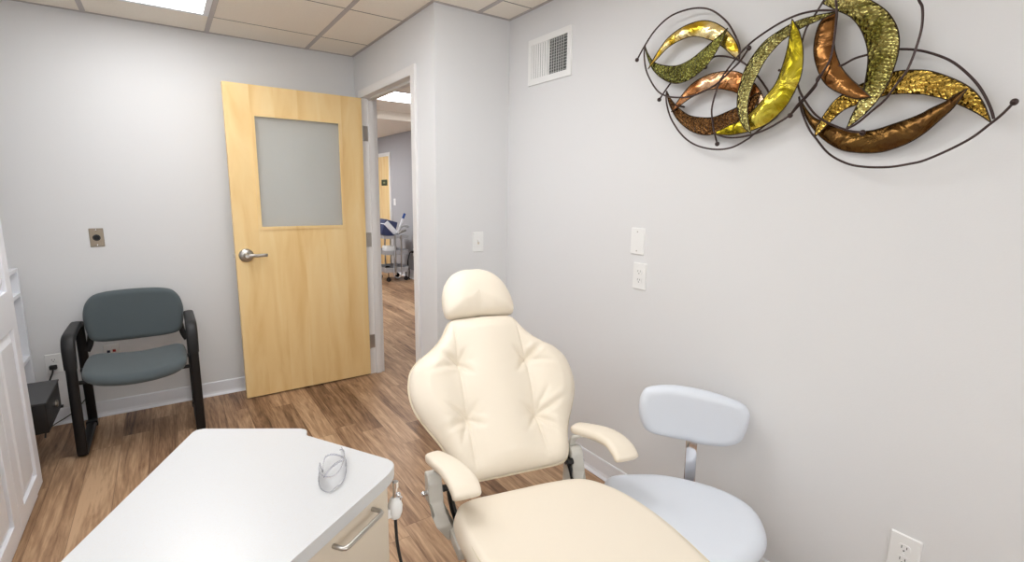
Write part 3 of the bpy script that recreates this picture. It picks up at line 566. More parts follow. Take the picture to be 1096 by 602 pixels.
for pts, bl in RODS:
    P = crom([(XR-d, y, z) for d, y, z in pts], 8); r = .0033
    rod = obj('rod', tube(bm_new(), P, r, 10), M_ROD, sc, True)
    if bl == 1: obj('ball_tip', ball(bm_new(), P[0], .0085), M_ROD, rod, True)
    if bl == 2: obj('ball_tip', ball(bm_new(), P[-1], .0085), M_ROD, rod, True)
for (y, z) in ((1.33, 1.80), (.93, 1.86), (.62, 1.80)):
    obj('standoff', cyl(bm_new(), (XR, y, z), (XR-.05, y, z), .004, 10), M_ROD, sc)
# ---------------- dental chair ----------------
UX, UY = .9754, -.2204
def CL(u, f, z): return Vector((.8995+u*UX-f*.2204, 1.2205+u*UY-f*.9754, z))
dc = thing('treatment_chair', 'cream vinyl dental treatment chair with tufted back, headrest and padded armrests', 'dental chair', (.8995, 1.2205, 0), -math.atan2(.2204, .9754))
UU = Vector((UX, UY, 0)); BB = Vector((.9139, 1.2847, .5105)); VV = Vector((.1453, .644, .7511)).normalized(); NN = UU.cross(VV)
if NN.y > 0: NN = -NN
def BK(u, v, w): return BB+UU*(u+.006)+VV*v+NN*w
def segd(p, a, b):
    ax, ay = a; bx, by = b; dx, dy = bx-ax, by-ay; L2 = dx*dx+dy*dy; t = max(0, min(1, ((p[0]-ax)*dx+(p[1]-ay)*dy)/L2))
    return math.hypot(p[0]-ax-t*dx, p[1]-ay-t*dy), t
T1, T2, T3, T4 = (-.134, .399), (-.141, .192), (.133, .387), (.113, .167)
SEAMS = [[(-.12, .60), T1, T2, (-.147, -.02)], [(.13, .60), T3, T4, (.12, -.02)]]
CREASE = [(T1, (-.225, .475), .012), (T1, (-.265, .37), .006), (T1, (-.08, .34), .007), (T1, (-.09, .46), .006), (T2, (-.275, .14), .011), (T2, (-.23, .26), .008), (T2, (-.185, .09), .008), (T2, (-.08, .15), .006), (T2, (-.09, .25), .005),
 (T3, (.235, .455), .012), (T3, (.25, .35), .006), (T3, (.085, .45), .007), (T3, (.07, .33), .006), (T4, (.27, .225), .011), (T4, (.21, .085), .009), (T4, (.05, .1), .006), (T4, (.19, .27), .007), (T4, (.05, .22), .005)]
def back_disp(u, v):
    d = 0; u += .006*0
    for s in SEAMS:
        m = min(segd((u, v), a, b)[0] for a, b in zip(s, s[1:])); d -= .0065*math.exp(-(m/.0048)**2)+.011*math.exp(-(m/.045)**2)
    for c in (T1, T2, T3, T4):
        r = math.hypot(u-c[0], v-c[1]); d -= .019*math.exp(-(r/.05)**2)
    lo = hi = 0
    for a, b, h in CREASE:
        m, t_ = segd((u, v), a, b); k_ = (1-t_)**.8
        lo = max(lo, 1.35*h*k_*math.exp(-(m/.0075)**2)); hi = max(hi, .75*h*k_*(1-math.exp(-(t_/.15)**2))*math.exp(-((m-.021)/.011)**2))
    d += hi-lo
    d += .012*math.exp(-((u)/.07)**2)+.010*(math.exp(-((u-.23)/.06)**2)+math.exp(-((u+.23)/.06)**2))
    return d
half = [(.0, -.012), (.10, -.012), (.165, -.01), (.195, .0), (.214, .03), (.226, .08), (.243, .125), (.278, .185), (.308, .245), (.32, .30), (.318, .35), (.304, .395), (.272, .432), (.23, .46), (.196, .488), (.168, .52), (.149, .55), (.133, .575), (.11, .586), (.06, .589)]
outl = half+[(0, .59)]+[(-u, v) for u, v in half[::-1][:-1]]
bm = cushion(bm_new(), outl, .052, .05, .075, .06, BK, back_disp, rings=84, center=(0, .27), smooth_n=6)
bk = obj('backrest', bm, M_CREAM, dc, True, 0); bk['label'] = 'tufted cream vinyl backrest'
P = [BK(p.x, p.y, 0) for p in crom([(a, b, 0) for a, b in outl], 4, True)]
obj('piping', tube(bm_new(), [BB+(p-BB)+(p-BK(0, .27, 0)).normalized()*.0015 for p in P], .0032, 6, closed=True), M_PIPE, bk, True)
hr = [(0, .592), (.07, .587), (.125, .588), (.143, .602), (.147, .64), (.141, .69), (.122, .74), (.09, .778), (.045, .80)]
outh = hr+[(0, .803)]+[(-u, v) for u, v in hr[::-1][:-1]]
def head_disp(u, v): return -.012*math.exp(-((u/.012)**2))*math.exp(-((v-.60)/.035)**2)-.006*math.exp(-((u-.05)/.01)**2-((v-.6)/.03)**2)-.005*math.exp(-((u+.06)/.01)**2-((v-.6)/.03)**2)
hp = obj('headrest', cushion(bm_new(), outh, .06, .05, .10, .07, lambda u, v, w: BK(u, v+.004, w+.012), head_disp, rings=30, center=(0, .69), smooth_n=6), M_CREAM, dc, True, 0)
obj('headrest_bar', cyl(bm_new(), BK(0, .50, -.035), BK(0, .70, -.03), .012), M_STEEL, dc, True)
so = [(0, .0), (-.10, .0), (-.19, .003), (-.235, .03), (-.255, .1), (-.25, .25), (-.23, .45), (-.2, .7), (-.15, .9), (-.05, .98), (.09, 1.0), (.2, .98), (.29, .88), (.33, .7), (.345, .5), (.343, .32), (.318, .18), (.272, .08), (.21, .02), (.11, .002)]
def seatmap(u, f, w): return CL(u, f, .455+w-.05*max(0, f-.65)**1.5)
def seat_disp(u, v): return .006*math.exp(-((u-.04)/.15)**2-((v-.35)/.2)**2)*-1
st = obj('seat', cushion(bm_new(), so, .045, .052, .045, .05, seatmap, seat_disp, rings=26, center=(.045, .5), smooth_n=6), M_CREAM, dc, True, 0); st['label'] = 'smooth cream vinyl seat cushion'
P = [seatmap(.045+(p.x-.045)*.955, .5+(p.y-.5)*.965, .0325) for p in crom([(a, b, 0) for a, b in so], 6, True)]
obj('piping', tube(bm_new(), P, .0028, 6, closed=True), M_PIPE, st, True)
# armrests: padded bars with rounded, dropping fronts, each on its own post
def armrest(path, wds, side):
    P = [CL(*p) for p in crom(path, 6)]; n = len(P); bm = bm_new(); rings = []
    for i in range(n):
        t = (P[min(i+1, n-1)]-P[max(i-1, 0)]).normalized(); x = t.cross(Vector((0, 0, 1))).normalized(); y = x.cross(t)
        s = i/(n-1); k = s*(len(wds)-1); a = int(min(k, len(wds)-2)); wd = wds[a]+(wds[a+1]-wds[a])*(k-a)
        e = min(1, s/.12, (1-s)/.07); e = math.sqrt(max(.02, 1-(1-e)**2)); hgt = .0185
        ring = []
        for q in range(16):
            a_ = 2*math.pi*q/16; cx, sx = math.cos(a_), math.sin(a_); cx = math.copysign(abs(cx)**.5, cx); sx = math.copysign(abs(sx)**.75, sx)
            ring.append(bm.verts.new(P[i]+x*(wd*cx*(.55+.45*e))+y*(hgt*sx*e)))
        rings.append(ring)
    for A, Q in zip(rings, rings[1:]):
        for q in range(16): bm.faces.new((A[q], A[(q+1) % 16], Q[(q+1) % 16], Q[q]))
    bm.faces.new(rings[0][::-1]); bm.faces.new(rings[-1])
    return bm
ARML = [(-.278, -.11, .594), (-.265, -.05, .606), (-.245, .02, .612), (-.232, .07, .606), (-.226, .105, .594), (-.225, .13, .574)]
ARMR = [(.258, -.125, .594), (.288, -.07, .604), (.318, -.015, .609), (.337, .035, .604), (.343, .078, .588), (.343, .105, .566)]
for path, s in ((ARML, -1), (ARMR, 1)):
    ap = obj('armrest', armrest(path, [.026, .036, .043, .046, .043], s), M_CREAM, dc, True, 60); ap['label'] = 'padded cream armrest'
    p0 = path[1]; x = -.262 if s < 0 else .25
    bm = tube(bm_new(), [CL(x-.004*s, -.10, .49), CL(x-.004*s, -.105, .54), CL(x+.002*s, -.09, .575), CL(p0[0]+.004*s, -.05, .594)], .008, 10, 5, b=.013, up=tuple(UU))
    tube(bm, [CL(p0[0], -.06, .592), CL(path[3][0]-.006, .045, .594)], .02, 8, b=.008, up=(0, 0, 1))
    obj('arm_post', bm, M_CAST, dc, True)
    # cast side housing, joined to the seat frame by a foot
    u0, u1 = sorted((x-.03*1, x+.03)) ; FM = Matrix((UU, Vector((0, 0, 1)), -Vector((.2204*-1, -.9754*-1, 0))*-1)).transposed().to_4x4()
    def PJ(u, f, z): return CL(u, f, z)
    prof = [(-.125, .535), (-.08, .543), (-.062, .52), (-.055, .455), (-.035, .425), (.0, .405), (.0, .35), (-.05, .355), (-.09, .385), (-.125, .435)]
    bm = bm_new(); a_ = (x-.036 if s < 0 else x-.024); b_ = a_+.046
    # outer shell tapers inwards towards its foot
    sh = lambda z: (max(0, .42-z)*.7)*(-s)
    lo = [bm.verts.new(PJ(a_+sh(z), f, z)) for f, z in prof]; hi = [bm.verts.new(PJ(b_+sh(z), f, z)) for f, z in prof]; n = len(prof)
    bm.faces.new(lo[::-1]); bm.faces.new(hi)
    for i in range(n): bm.faces.new((lo[i], lo[(i+1) % n], hi[(i+1) % n], hi[i]))
    bmesh.ops.bevel(bm, geom=bm.edges[:], offset=.006, segments=3, affect='EDGES', profile=.5)
    hs_ = obj('side_housing', bm, M_CAST, dc, True, 30)
    bm = bm_new(); q0, q1 = sorted((s*.16+.02, s*.245+.0)); vs0 = [CL(u_, f_, z_) for z_ in (.352, .392) for u_, f_ in ((q0, -.05), (q1, -.05), (q1, .10), (q0, .10))]; V8 = [bm.verts.new(v_) for v_ in vs0]
    for i4 in ((3, 2, 1, 0), (4, 5, 6, 7), (0, 1, 5, 4), (1, 2, 6, 5), (2, 3, 7, 6), (3, 0, 4, 7)): bm.faces.new([V8[i_] for i_ in i4])
    bmesh.ops.bevel(bm, geom=bm.edges[:], offset=.005, segments=2, affect='EDGES', profile=.5)
    obj('mounting_foot', bm, M_CAST, dc, True, 30)
    xo = a_ if s < 0 else b_
    bm = cyl(bm_new(), CL(xo-.004*s, -.09, .475), CL(xo+.010*s, -.09, .475), .0075); ball(bm, CL(xo+.011*s, -.09, .475), .0095); obj('lock_knob', bm, M_CHROME, hs_, True)
    xi = b_ if s < 0 else a_
    bm = cyl(bm_new(), CL(xi, -.06, .50), CL(xi-.022*s, -.06, .50), .011); cyl(bm, CL(xi-.022*s, -.06, .50), CL(xi-.03*s, -.06, .50), .007); obj('pivot', bm, M_BLACK, hs_, True)
# recline links behind the cushions, frame, pedestal and base
for s in (-1, 1):
    obj('recline_link', tube(bm_new(), [CL(s*.215, -.02, .40), CL(s*.222, -.06, .44), CL(s*.222, -.10, .50), BK(s*.20, .10, -.05)], .008, 10, 4, b=.016, up=(0, 0, 1)), M_BLKMET, dc, True)
bm = prism(bm_new(), [tuple(CL(u, f, 0).xy) for u, f in round_poly([(-.19, .06), (-.14, .8), (.24, .8), (.27, .1)], .05)], .345, .40, bev=.008)
obj('seat_frame', bm, M_CAST, dc, True)
bm = prism(bm_new(), [tuple(CL(u, f, 0).xy) for u, f in round_poly([(-.09, .25), (-.09, .55), (.17, .55), (.17, .25)], .06)], .05, .345, bev=.01)
obj('pedestal', bm, M_CAST, dc, True)
bm = prism(bm_new(), [tuple(CL(u, f, 0).xy) for u, f in round_poly([(-.17, .08), (-.17, .75), (.25, .75), (.25, .08)], .12)], 0, .05, bev=.015)
obj('base_plate', bm, M_CAST, dc, True)
# ---------------- assistant's stool ----------------
stl = thing('wheeled_stool', 'pale blue-grey vinyl wheeled stool with oval backrest between the dental chair and wall', 'stool', (1.38, .90, 0))
so = [(1.285, 1.205), (1.38, 1.17), (1.48, 1.10), (1.555, .99), (1.588, .89), (1.58, .80), (1.53, .73), (1.445, .675), (1.33, .662), (1.24, .68), (1.20, .74), (1.19, .86), (1.195, 1.0), (1.215, 1.13)]
ss = obj('seat', cushion(bm_new(), so, .038, .035, .05, .04, lambda u, v, w: Vector((u, v, .375+w-.02*max(0, ((1.42-u)*.7+(.93-v)*.7))**1)), None, rings=16, center=(1.39, .92), smooth_n=8), M_STOOL, stl, True, 0)
sn = Vector((.7071, .7071, 0)); su = Vector((.7071, -.7071, 0)); s0 = Vector((1.572, 1.068, 0))
sb = [(-.173, .719), (-.142, .735), (-.076, .743), (0, .739), (.072, .728), (.13, .714), (.184, .696), (.206, .668), (.208, .64), (.20, .59), (.185, .55), (.15, .527), (.11, .519), (.05, .518), (-.004, .527), (-.075, .536), (-.145, .552), (-.172, .58), (-.186, .625), (-.188, .675)]
def sbm(u, v, w): return s0+su*u+Vector((0, 0, v))-sn*(w+.35*u*u)+sn*(.0)
obj('backrest', cushion(bm_new(), sb, .03, .022, .035, .03, sbm, None, rings=14, center=(.01, .63), smooth_n=6), M_STOOL, stl, True, 0)
P0 = s0+su*.018
bm = tube(bm_new(), [P0+Vector((0, 0, .60))+sn*.022, P0+Vector((0, 0, .50))+sn*.004, P0+Vector((0, 0, .40))-sn*.006, P0+Vector((0, 0, .335))-sn*.02, P0+Vector((0, 0, .315))-sn*.06, Vector((1.42, .94, .315))], .005, 12, 6, b=.021, up=tuple(su))
obj('back_post', bm, M_CHROME, stl, True)
obj('seat_plate', prism(bm_new(), round_poly([(1.28, .80), (1.28, 1.0), (1.48, 1.0), (1.48, .80)], .03), .31, .345, bev=.004), M_BLACK, stl)
bm = cyl(bm_new(), (1.38, .90, .08), (1.38, .90, .22), .025); cyl(bm, (1.38, .90, .20), (1.38, .90, .315), .014); obj('gas_column', bm, M_CHROME, stl, True)
for k in range(5):
    a = math.radians(20+72*k); d = Vector((math.cos(a), math.sin(a), 0)); c = Vector((1.38, .90, 0))
    lg = obj('leg', tube(bm_new(), [c+Vector((0, 0, .11)), c+d*.1+Vector((0, 0, .10)), c+d*.225+Vector((0, 0, .07))], .016, 10, 4, rfun=lambda t: 1.1-.35*t), M_CHROME, stl, True)
    e = c+d*.225; sd = Vector((-d.y, d.x, 0)); bm = bm_new()
    for q in (-1, 1): cyl(bm, e+sd*.006*q+Vector((0, 0, .026)), e+sd*.020*q+Vector((0, 0, .026)), .0255, 18)
    cyl(bm, e+Vector((0, 0, .026)), e+Vector((0, 0, .075)), .006); obj('caster', bm, M_BLACK, lg)
# ---------------- guest chair ----------------
gx0, gx1 = -.474, .074
gc = thing('guest_chair', 'black sled-base armchair with grey-green fabric seat and back against the back wall', 'chair', (-.2, 3.6, 0))
loop = [(3.40, .018), (3.372, .028), (3.366, .08), (3.378, .56), (3.388, .615), (3.42, .645), (3.50, .652), (3.74, .656), (3.80, .642), (3.826, .60), (3.862, .09), (3.862, .03), (3.835, .017), (3.62, .016)]
for x in (gx0, gx1):
    fr = obj('side_frame', tube(bm_new(), [(x, y, z) for y, z in loop], .0135, 12, 5, closed=True, b=.024, up=(1, 0, 0)), M_BLKMET, gc, True, 60)
    fr['label'] = 'black sled side frame of oval tube'
    obj('arm_cap', tube(bm_new(), [(x, 3.371, .50), (x, 3.376, .56), (x, 3.386, .615), (x, 3.42, .652), (x, 3.50, .662), (x, 3.74, .662)], .018, 14, 5, b=.029, up=(1, 0, 0), rfun=lambda t: .93+.1*math.sin(math.pi*t)), M_BLACK, fr, True, 60)
    obj('glide', box(bm_new(), x-.028, x+.028, 3.80, 3.835, 0, .034, bev=.004), M_BLACK, fr)
for y in (3.42, 3.66): obj('seat_bar', cyl(bm_new(), (gx0, y, .405), (gx1, y, .405), .011), M_BLKMET, gc, True)
gxc = -.198
go = []
gs_pts = [(0, .205), (.10, .208), (.19, .20), (.228, .16), (.238, .08), (.24, 0), (.238, -.09), (.225, -.155), (.18, -.195), (.09, -.213)]
go = gs_pts+[(0, -.217)]+[(-a, b) for a, b in gs_pts[::-1][:-1]]
def gsm(u, v, w):
    fr_ = max(0, -v-.05)
    return Vector((gxc+u, 3.48+v, .438+w+.028*(u/.24)**2-.55*fr_*fr_+.04*v))
gs_ = obj('seat', cushion(bm_new(), go, .032, .026, .04, .03, gsm, None, rings=14, center=(0, 0), smooth_n=5), M_FABRIC, gc, True, 0)
gbp = [(.0, -.148), (.10, -.146), (.18, -.138), (.222, -.118), (.24, -.07), (.248, 0), (.245, .05), (.23, .10), (.195, .14), (.14, .155), (.07, .160)]
gb = gbp+[(0, .161)]+[(-a, b) for a, b in gbp[::-1][:-1]]
def gbm(u, v, w): return Vector((gxc+u, 3.775-w+.12*v-.5*u*u+.03, .672+v))
obj('backrest', cushion(bm_new(), gb, .03, .02, .035, .03, gbm, None, rings=14, center=(0, 0), smooth_n=5), M_FABRIC, gc, True, 0)
for x in (gx0, gx1):
    s = 1 if x < 0 else -1
    obj('back_support', tube(bm_new(), [(x+.02*s, 3.83, .47), (x+.04*s, 3.835, .52), (x+.055*s, 3.84, .62), (x+.08*s, 3.835, .72)], .009, 10, 4, b=.017, up=(1, 0, 0)), M_BLKMET, gc, True)
# ---------------- worktop, drawer cabinet ----------------
TZ, TH = .80, .03
A_, B_, N_, C_, D_ = (.022, 1.533), (.275, 1.37), (.262, 1.332), (.412, 1.075), (.382, 1.035)
E_, F2 = (-.02, .755), (-.30, .88)
top_poly = [A_, B_, N_, C_, D_, E_, F2]
rp = round_poly(top_poly, [.02, .022, .004, .03, .02, .03, .03], 6)
ct = obj('worktop', prism(bm_new(), rp, TZ-TH, TZ, bev=.003), M_QUARTZ, None, False, base=True)
tag(ct, 'white speckled quartz worktop with rounded corners, lower left in front of the chair', 'worktop')
cb = thing('drawer_cabinet', 'taupe laminate drawer cabinet under the white worktop', 'cabinet', (.1, 1.1, 0))
def inset(poly, d):
    out = []; n = len(poly); ar = sum(poly[i][0]*poly[(i+1) % n][1]-poly[(i+1) % n][0]*poly[i][1] for i in range(n)); sg = 1 if ar > 0 else -1
    for i in range(n):
        p = Vector(poly[i]); a = (p-Vector(poly[i-1])).normalized(); b = (Vector(poly[(i+1) % n])-p).normalized()
        na = Vector((-a.y, a.x))*sg; nb = Vector((-b.y, b.x))*sg; m = (na+nb); m = m/ max(.3, m.dot(na)); out.append(tuple(p+m*d))
    return out
body = [A_, B_, (.405, 1.09), (.392, 1.042), E_, F2]
obj('body', prism(bm_new(), inset(body, .024), .07, TZ-TH-.001), M_LAM, cb)
obj('toe_kick', prism(bm_new(), inset(body, .06), 0, .07), M_BLACK, cb)
ed = (Vector(E_)-Vector(D_)).normalized(); en = Vector((-ed.y, ed.x)); 
if en.y > 0: en = -en
Pd = Vector((.392, 1.042))-en*.024+ed*.016; Ld = (Vector(E_)-Vector(D_)).length-.07
FMx = Matrix(((ed.x, en.x, 0, Pd.x), (ed.y, en.y, 0, Pd.y), (0, 0, 1, 0), (0, 0, 0, 1)))
for k, (z0, z1) in enumerate(((.545, .764), (.315, .54), (.08, .31))):
    dr = obj('drawer', box(bm_new(), .0, Ld, 0.001, .018, z0, z1, bev=.0015, M=FMx), M_LAM, cb)
    s0_, s1_, hz_ = .06, .188, z1-.012-.006
    hp_ = [(s0_, .018), (s0_, .040), (s0_+.004, .046), (s0_+.012, .048), (s1_-.012, .048), (s1_-.004, .046), (s1_, .040), (s1_, .018)]
    obj('drawer_handle', tube(bm_new(), [FMx @ Vector((a, b, hz_)) for a, b in hp_], .005, 12), M_STEEL, dr, True)['label'] = 'satin steel bow handle'
# safety glasses on the worktop
gl = thing('safety_glasses', 'clear wraparound safety glasses lying on the white worktop', 'safety glasses', (.27, 1.10, TZ))
GP = [(.246, 1.128), (.234, 1.085), (.232, 1.05), (.246, 1.029), (.272, 1.045), (.297, 1.092), (.312, 1.145), (.309, 1.170)]
Cn = Vector((.262, 1.105)); P = crom([(x, y, 0) for x, y in GP], 6); bm = bm_new(); lo = []; hi = []; n = len(P)
lowz = lambda s: TZ+.002+.006*math.exp(-((s-.5)/.06)**2)
hiz = lambda s: TZ+.034-.012*abs(2*s-1)**3
for i, p in enumerate(P):
    s = i/(n-1); q = Vector((p.x, p.y)); inn = (Cn-q).normalized()
    lo.append(bm.verts.new((p.x, p.y, lowz(s)))); hi.append(bm.verts.new((p.x+inn.x*.006, p.y+inn.y*.006, hiz(s))))
for i in range(n-1): bm.faces.new((lo[i], lo[i+1], hi[i+1], hi[i]))
obj('lens_shield', bm, M_LENS, gl, True)
bm = bm_new(); tube(bm, [(p.x, p.y, lowz(i/(n-1))) for i, p in enumerate(P)], .0012, 6); tube(bm, [(p.x+(Cn.x-p.x)*.1, p.y+(Cn.y-p.y)*.1, hiz(i/(n-1))) for i, p in enumerate(P)], .0014, 6)
obj('rim', bm, M_LENSRIM, gl, True)
for tp in ([(.246, 1.120, .826), (.246, 1.095, .818), (.256, 1.130, .816), (.272, 1.164, .815), (.292, 1.160, .815), (.305, 1.136, .813), (.302, 1.112, .806)],
           [(.309, 1.165, .826), (.304, 1.125, .818), (.285, 1.118, .816), (.266, 1.107, .813), (.246, 1.088, .808)]):
    obj('temple', tube(bm_new(), tp, .0012, 8, 6, b=.0026, up=(0, 0, 1)), M_LENSRIM, gl, True)
# air-water syringe holster on the cabinet's end, with its hose
sy = thing('dental_syringe', 'white dental handpiece with chrome tip hanging at the end of the drawer cabinet', 'dental handpiece', (.40, 1.06, .66))
SX, SY = .398, 1.052
bm = bm_new(); lathe(bm, [(.004, .665), (.012, .67), (.017, .685), (.018, .70), (.014, .715), (.008, .722)], 18, Matrix.Translation((SX, SY, 0))); obj('handpiece_body', bm, M_PLATE, sy, True, 0)
bm = cyl(bm_new(), (SX, SY, .72), (SX+.002, SY, .752), .0055); cyl(bm, (SX+.002, SY, .748), (SX+.002, SY, .762), .0075); ball(bm, (SX+.007, SY-.004, .728), .007); cyl(bm, (SX+.004, SY-.002, .70), (SX+.013, SY-.006, .722), .004); obj('tip', bm, M_CHROME, sy, True)
obj('holster', box(bm_new(), SX-.024, SX-.005, SY-.008, SY+.018, .675, .70, bev=.003), M_PLATE, sy)
tag(obj('hose', tube(bm_new(), [(SX, SY, .668), (SX, SY-.002, .64), (SX+.004, SY-.004, .58), (SX+.025, SY-.01, .45), (SX+.05, SY-.02, .30), (SX+.05, SY-.05, .15), (SX+.02, SY-.08, .04), (SX-.02, SY-.15, .008)], .004, 8, 6), M_RUBBER, sy, True), 'dark grey rubber hose')
# ---------------- tall white cabinet at the left ----------------
tc_ = thing('tall_cabinet', 'tall white cabinet with raised-panel doors at the left edge', 'cabinet', (-.9, 2.2, 0))
YE = 3.04; XC = -.583; ZT_ = 2.2
obj('carcass', B(XL+.003, XC-.022, .9, YE, .062, ZT_), M_WHITE, tc_); obj('toe_kick', B(XL+.003, XC-.024, .9, YE-.003, 0, .062), M_WHITE, tc_)
def panel_door(y0, y1, z0, z1):
    bm = bm_new(); st_ = .082
    rails = [(z0, z0+.075), (.835, 1.0), (z1-.09, z1)]
    box(bm, XC-.02, XC, y0, y0+st_, z0, z1, bev=.002); box(bm, XC-.02, XC, y1-st_, y1, z0, z1, bev=.002)
    for a, b in rails: box(bm, XC-.02, XC, y0+st_-.003, y1-st_+.003, a, b, bev=.002)
    for a, b in ((rails[0][1], rails[1][0]), (rails[1][1], rails[2][0])):
        ya, yb = y0+st_, y1-st_
        box(bm, XC-.018, XC-.014, ya-.003, yb+.003, a-.003, b+.003)
        lo = [(ya+.012, a+.012), (yb-.012, a+.012), (yb-.012, b-.012), (ya+.012, b-.012)]; hi = [(ya+.045, a+.045), (yb-.045, a+.045), (yb-.045, b-.045), (ya+.045, b-.045)]
        L = [bm.verts.new((XC-.014, y, z)) for y, z in lo]; Hh = [bm.verts.new((XC-.002, y, z)) for y, z in hi]
        for i in range(4): bm.faces.new((L[i], L[(i+1) % 4], Hh[(i+1) % 4], Hh[i]))
        bm.faces.new(Hh)
    return bm
for k in range(4):
    y1 = YE-k*.434; d = obj('door', panel_door(y1-.431, y1-.001, .064, ZT_-.01), M_WHITE, tc_)
    yk = y1-.40 if k % 2 == 0 else y1-.035
    bm = lathe(bm_new(), [(.006, 0), (.006, .014), (.015, .02), (.014, .028), (.004, .031)], 16, Matrix(((0, 0, 1, XC), (0, 1, 0, yk), (1, 0, 0, 1.42), (0, 0, 0, 1)))); obj('knob', bm, M_STEEL, d, True)
# open white shelf rack against the back wall
rk = thing('shelf_rack', 'narrow white open-frame shelf rack behind the tall cabinet', 'shelf', (-.93, 3.8, 0))
RX0, RX1, RY0, RY1, RT = -1.14, -.716, 3.685, 3.932, .985
for x in (RX0, RX1-.034):
    for y in (RY0, RY1-.03): obj('post', B(x, x+.034, y, y+.03, 0, RT, bev=.002), M_WHITE, rk)
for z in (.845, .47, .12): obj('shelf_board', B(RX0+.002, RX1-.002, RY0+.002, RY1-.002, z-.022, z, bev=.001), M_WHITE, rk)
for x in (RX0, RX1-.034): obj('top_rail', B(x+.002, x+.032, RY0+.028, RY1-.028, RT-.022, RT, bev=.001), M_WHITE, rk)
# black device on its dark pedestal
bx = thing('black_device_box', 'black box-shaped device with silver knob sticking out behind the tall white cabinet', 'device', (-.72, 3.42, 0))
bm = B(-.87, -.568, 3.235, 3.615, .225, .378, bev=.006, seg=3); obj('housing', bm, M_BLACK, bx, True, 30)
obj('lid', B(-.866, -.5645, 3.232, 3.618, .377, .386, bev=.003), mat('black_lid', srgb(62, 62, 64), .35, bump=.3, bscale=500), bx)
obj('knob', lathe(bm_new(), [(.019, 0), (.019, .006), (.016, .009)], 20, Matrix(((0, 0, 1, -.568), (0, 1, 0, 3.475), (1, 0, 0, .294), (0, 0, 0, 1)))), M_STEEL, bx, True)
obj('corner_bracket', B(-.572, -.560, 3.598, 3.62, .222, .234, bev=.002), M_BLACK, bx)
obj('pedestal', B(-.86, -.72, 3.28, 3.56, 0, .225, bev=.004), M_BLKMET, bx)
# plug and cord in the outlet
pc = thing('power_cord', 'black plug and cord hanging from the low outlet down behind the black box', 'power cord', (-.63, 3.93, .36))
bm = box(bm_new(), -.648, -.612, 3.918, 3.943, .358, .384, bev=.005); obj('plug', bm, M_RUBBER, pc, True, 30)
obj('cord', tube(bm_new(), [(-.63, 3.925, .37), (-.632, 3.90, .345), (-.645, 3.885, .31), (-.66, 3.86, .25), (-.67, 3.8, .1), (-.68, 3.75, .006)], .0045, 8, 6), M_RUBBER, pc, True)
tag(obj('data_cable', tube(bm_new(), [(-.70, 3.85, .004), (-.657, 3.925, .016), (-.61, 3.938, .038), (-.563, 3.94, .07), (-.522, 3.94, .115), (-.496, 3.94, .153), (-.465, 3.938, .22), (-.40, 3.938, .33), (-.36, 3.94, .395)], .0028, 8, 6), M_RUBBER, None, True, base=True), 'thin dark cable running up the back wall behind the chair leg to the data jack', 'cable')
# ---------------- hallway beyond the doorway ----------------
d2 = thing('door_2', None, None, (XH, 9.1, 0), kind='structure')
obj('leaf', B(XH-.012, XH+.01, 8.70, 9.62, .01, 2.07), M_MAPLE, d2)
bm = bm_new(); box(bm, XH-.02, XH+.01, 8.635, 8.70, 0, 2.135, bev=.003); box(bm, XH-.02, XH+.01, 9.62, 9.685, 0, 2.135, bev=.003); box(bm, XH-.02, XH+.01, 8.70, 9.62, 2.07, 2.135, bev=.003); obj('casing', bm, M_FRAME, d2)
sg = thing('door_sign', 'small dark green room sign on the maple door across the hallway', 'sign', (XH-.02, 8.93, 1.6))
obj('plate', B(XH-.018, XH-.0125, 8.80, 9.08, 1.555, 1.66, bev=.001), M_GREENS, sg)
obj('lettering', B(XH-.0195, XH-.0178, 8.89, 8.99, 1.592, 1.622), M_SIGNTXT, sg)
outlet((XH, 7.69, .455), (-1, 0, 0), .12, .13, 'white outlet low on the hallway wall with a black cable plugged in')
M = wall_M((XH, 8.50, 1.27), (-1, 0, 0)); t = thing('switch_plate', 'small white wall plate on the hallway wall beside the far door', 'wall plate', (XH, 8.5, 1.27)); obj('plate', plate_bm(M, .08, .12), M_PLATE, t); obj('toggle', box(bm_new(), -.006, .006, -.012, .012, .005, .014, M=M), M_PLATE, t)
ca_ = thing('utility_cart', 'grey three-tier utility cart on casters in the hallway', 'cart', (3.06, 7.9, 0))
CX0, CX1, CY0, CY1 = 2.86, 3.265, 7.68, 8.12
for z, h in ((.70, .05), (.44, .07), (.15, .085)):
    bm = prism(bm_new(), round_poly([(CX0, CY0), (CX1, CY0), (CX1, CY1), (CX0, CY1)], .05, 5), z, z+.006)
    P = [(x, y, 0) for x, y in round_poly([(CX0, CY0), (CX1, CY0), (CX1, CY1), (CX0, CY1)], .05, 5)]; n = len(P)
    r0 = [bm.verts.new((x, y, z)) for x, y, _ in P]; r1 = [bm.verts.new((x+(x-3.06)*.04, y+(y-7.9)*.04, z+h)) for x, y, _ in P]; r2 = [bm.verts.new((x+(x-3.06)*.015, y+(y-7.9)*.015, z+h)) for x, y, _ in P]; r3 = [bm.verts.new((x*.99+3.06*.01, y*.99+7.9*.01, z+.006)) for x, y, _ in P]
    for a, b_ in ((r0, r1), (r1, r2), (r2, r3)):
        for i in range(n): bm.faces.new((a[i], a[(i+1) % n], b_[(i+1) % n], b_[i]))
    obj('tray', bm, M_GREYP, ca_)
for x in (3.03, 3.13):
    for y in (CY0-.012, CY1+.012): obj('post', cyl(bm_new(), (x, y, .11), (x, y, .76), .013, 12), M_STEEL, ca_, True)
for x in (2.92, 3.22):
    for y in (CY0+.03, CY1-.03):
        bm = bm_new(); cyl(bm, (x, y-.012, .036), (x, y+.012, .036), .036, 16); cyl(bm, (x, y, .036), (x, y, .15), .008, 8); obj('caster', bm, M_BLACK, ca_)
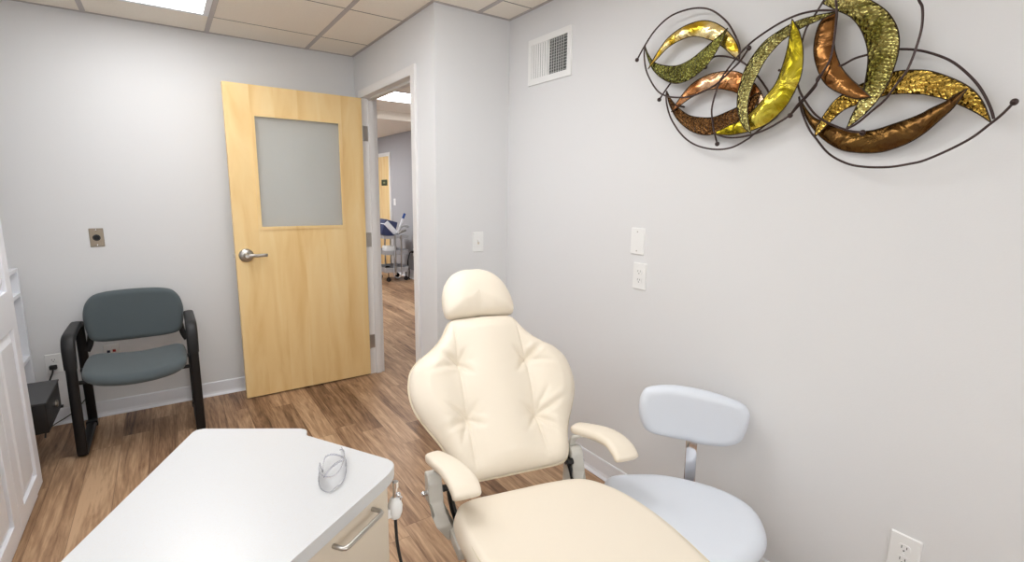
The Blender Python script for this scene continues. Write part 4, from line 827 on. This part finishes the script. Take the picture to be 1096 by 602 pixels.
ec = thing('medical_device', 'tilted navy and white medical device with a blue-tipped handle on top of the cart', 'device', (3.02, 7.9, .75))
MT = Matrix.Translation((2.98, 7.86, .86)) @ Matrix.Rotation(.28, 4, 'Y')
obj('housing', box(bm_new(), -.12, .10, -.13, .13, -.125, .13, bev=.02, M=MT), M_NAVY, ec, True, 40)
obj('band', box(bm_new(), -.13, .112, -.14, .14, -.03, .055, bev=.012, M=MT @ Matrix.Rotation(.55, 4, 'Y')), M_WHITE, ec, True, 40)
wd = obj('wand', cyl(bm_new(), (3.09, 7.72, .78), (3.19, 7.72, 1.02), .018, 12), M_WHITE, ec, True); obj('grip', cyl(bm_new(), (3.19, 7.72, 1.02), (3.225, 7.72, 1.10), .02, 12), M_BLUE, wd, True)
obj('cradle', tube(bm_new(), [(3.10, 7.74, .765), (3.14, 7.74, .86), (3.22, 7.75, .90), (3.30, 7.76, .88)], .018, 10, 5), M_GREYP, ec, True)
obj('cradle_arm', tube(bm_new(), [(3.12, 7.78, .765), (3.18, 7.78, .80), (3.27, 7.8, .82)], .02, 10, 5), M_STEEL, ec, True)
bm = B(2.90, 3.06, 7.72, 7.92, .447, .575, bev=.012); tb = tag(obj('white_box', bm, M_PLATE, None, True, 30, base=True), 'white supply box on the middle tray of the hallway cart', 'box')
bm = bm_new(); tube(bm, [(2.93, 7.80, .18), (2.97, 7.76, .215), (3.03, 7.79, .205), (3.05, 7.88, .19), (2.98, 7.93, .21), (2.93, 7.87, .195)], .02, 8, 6, closed=True); tag(obj('coiled_cable', bm, M_RUBBER, None, True, base=True), 'black coiled cable lying in the bottom tray of the hallway cart', 'cable')
wc = thing('device_cable', 'black cable curving from the hallway outlet down to the cart', 'cable', (3.33, 7.75, .1))
obj('plug', box(bm_new(), XH-.06, XH-.008, 7.665, 7.72, .45, .485, bev=.006), M_RUBBER, wc)
obj('cord', tube(bm_new(), [(XH-.05, 7.70, .468), (3.31, 7.73, .455), (3.292, 7.76, .37), (3.292, 7.79, .26), (3.32, 7.8, .14), (3.31, 7.8, .02), (3.295, 7.74, .010)], .009, 8, 6), M_RUBBER, wc, True)
obj('cable_loop', tube(bm_new(), [(3.04, 7.66, .70), (3.0, 7.66, .3), (2.99, 7.65, .12), (3.05, 7.65, .06), (3.12, 7.66, .12), (3.14, 7.66, .35), (3.15, 7.66, .70)], .008, 8, 6), M_GREYP, ca_, True)['label'] = 'pale grey cable loop'
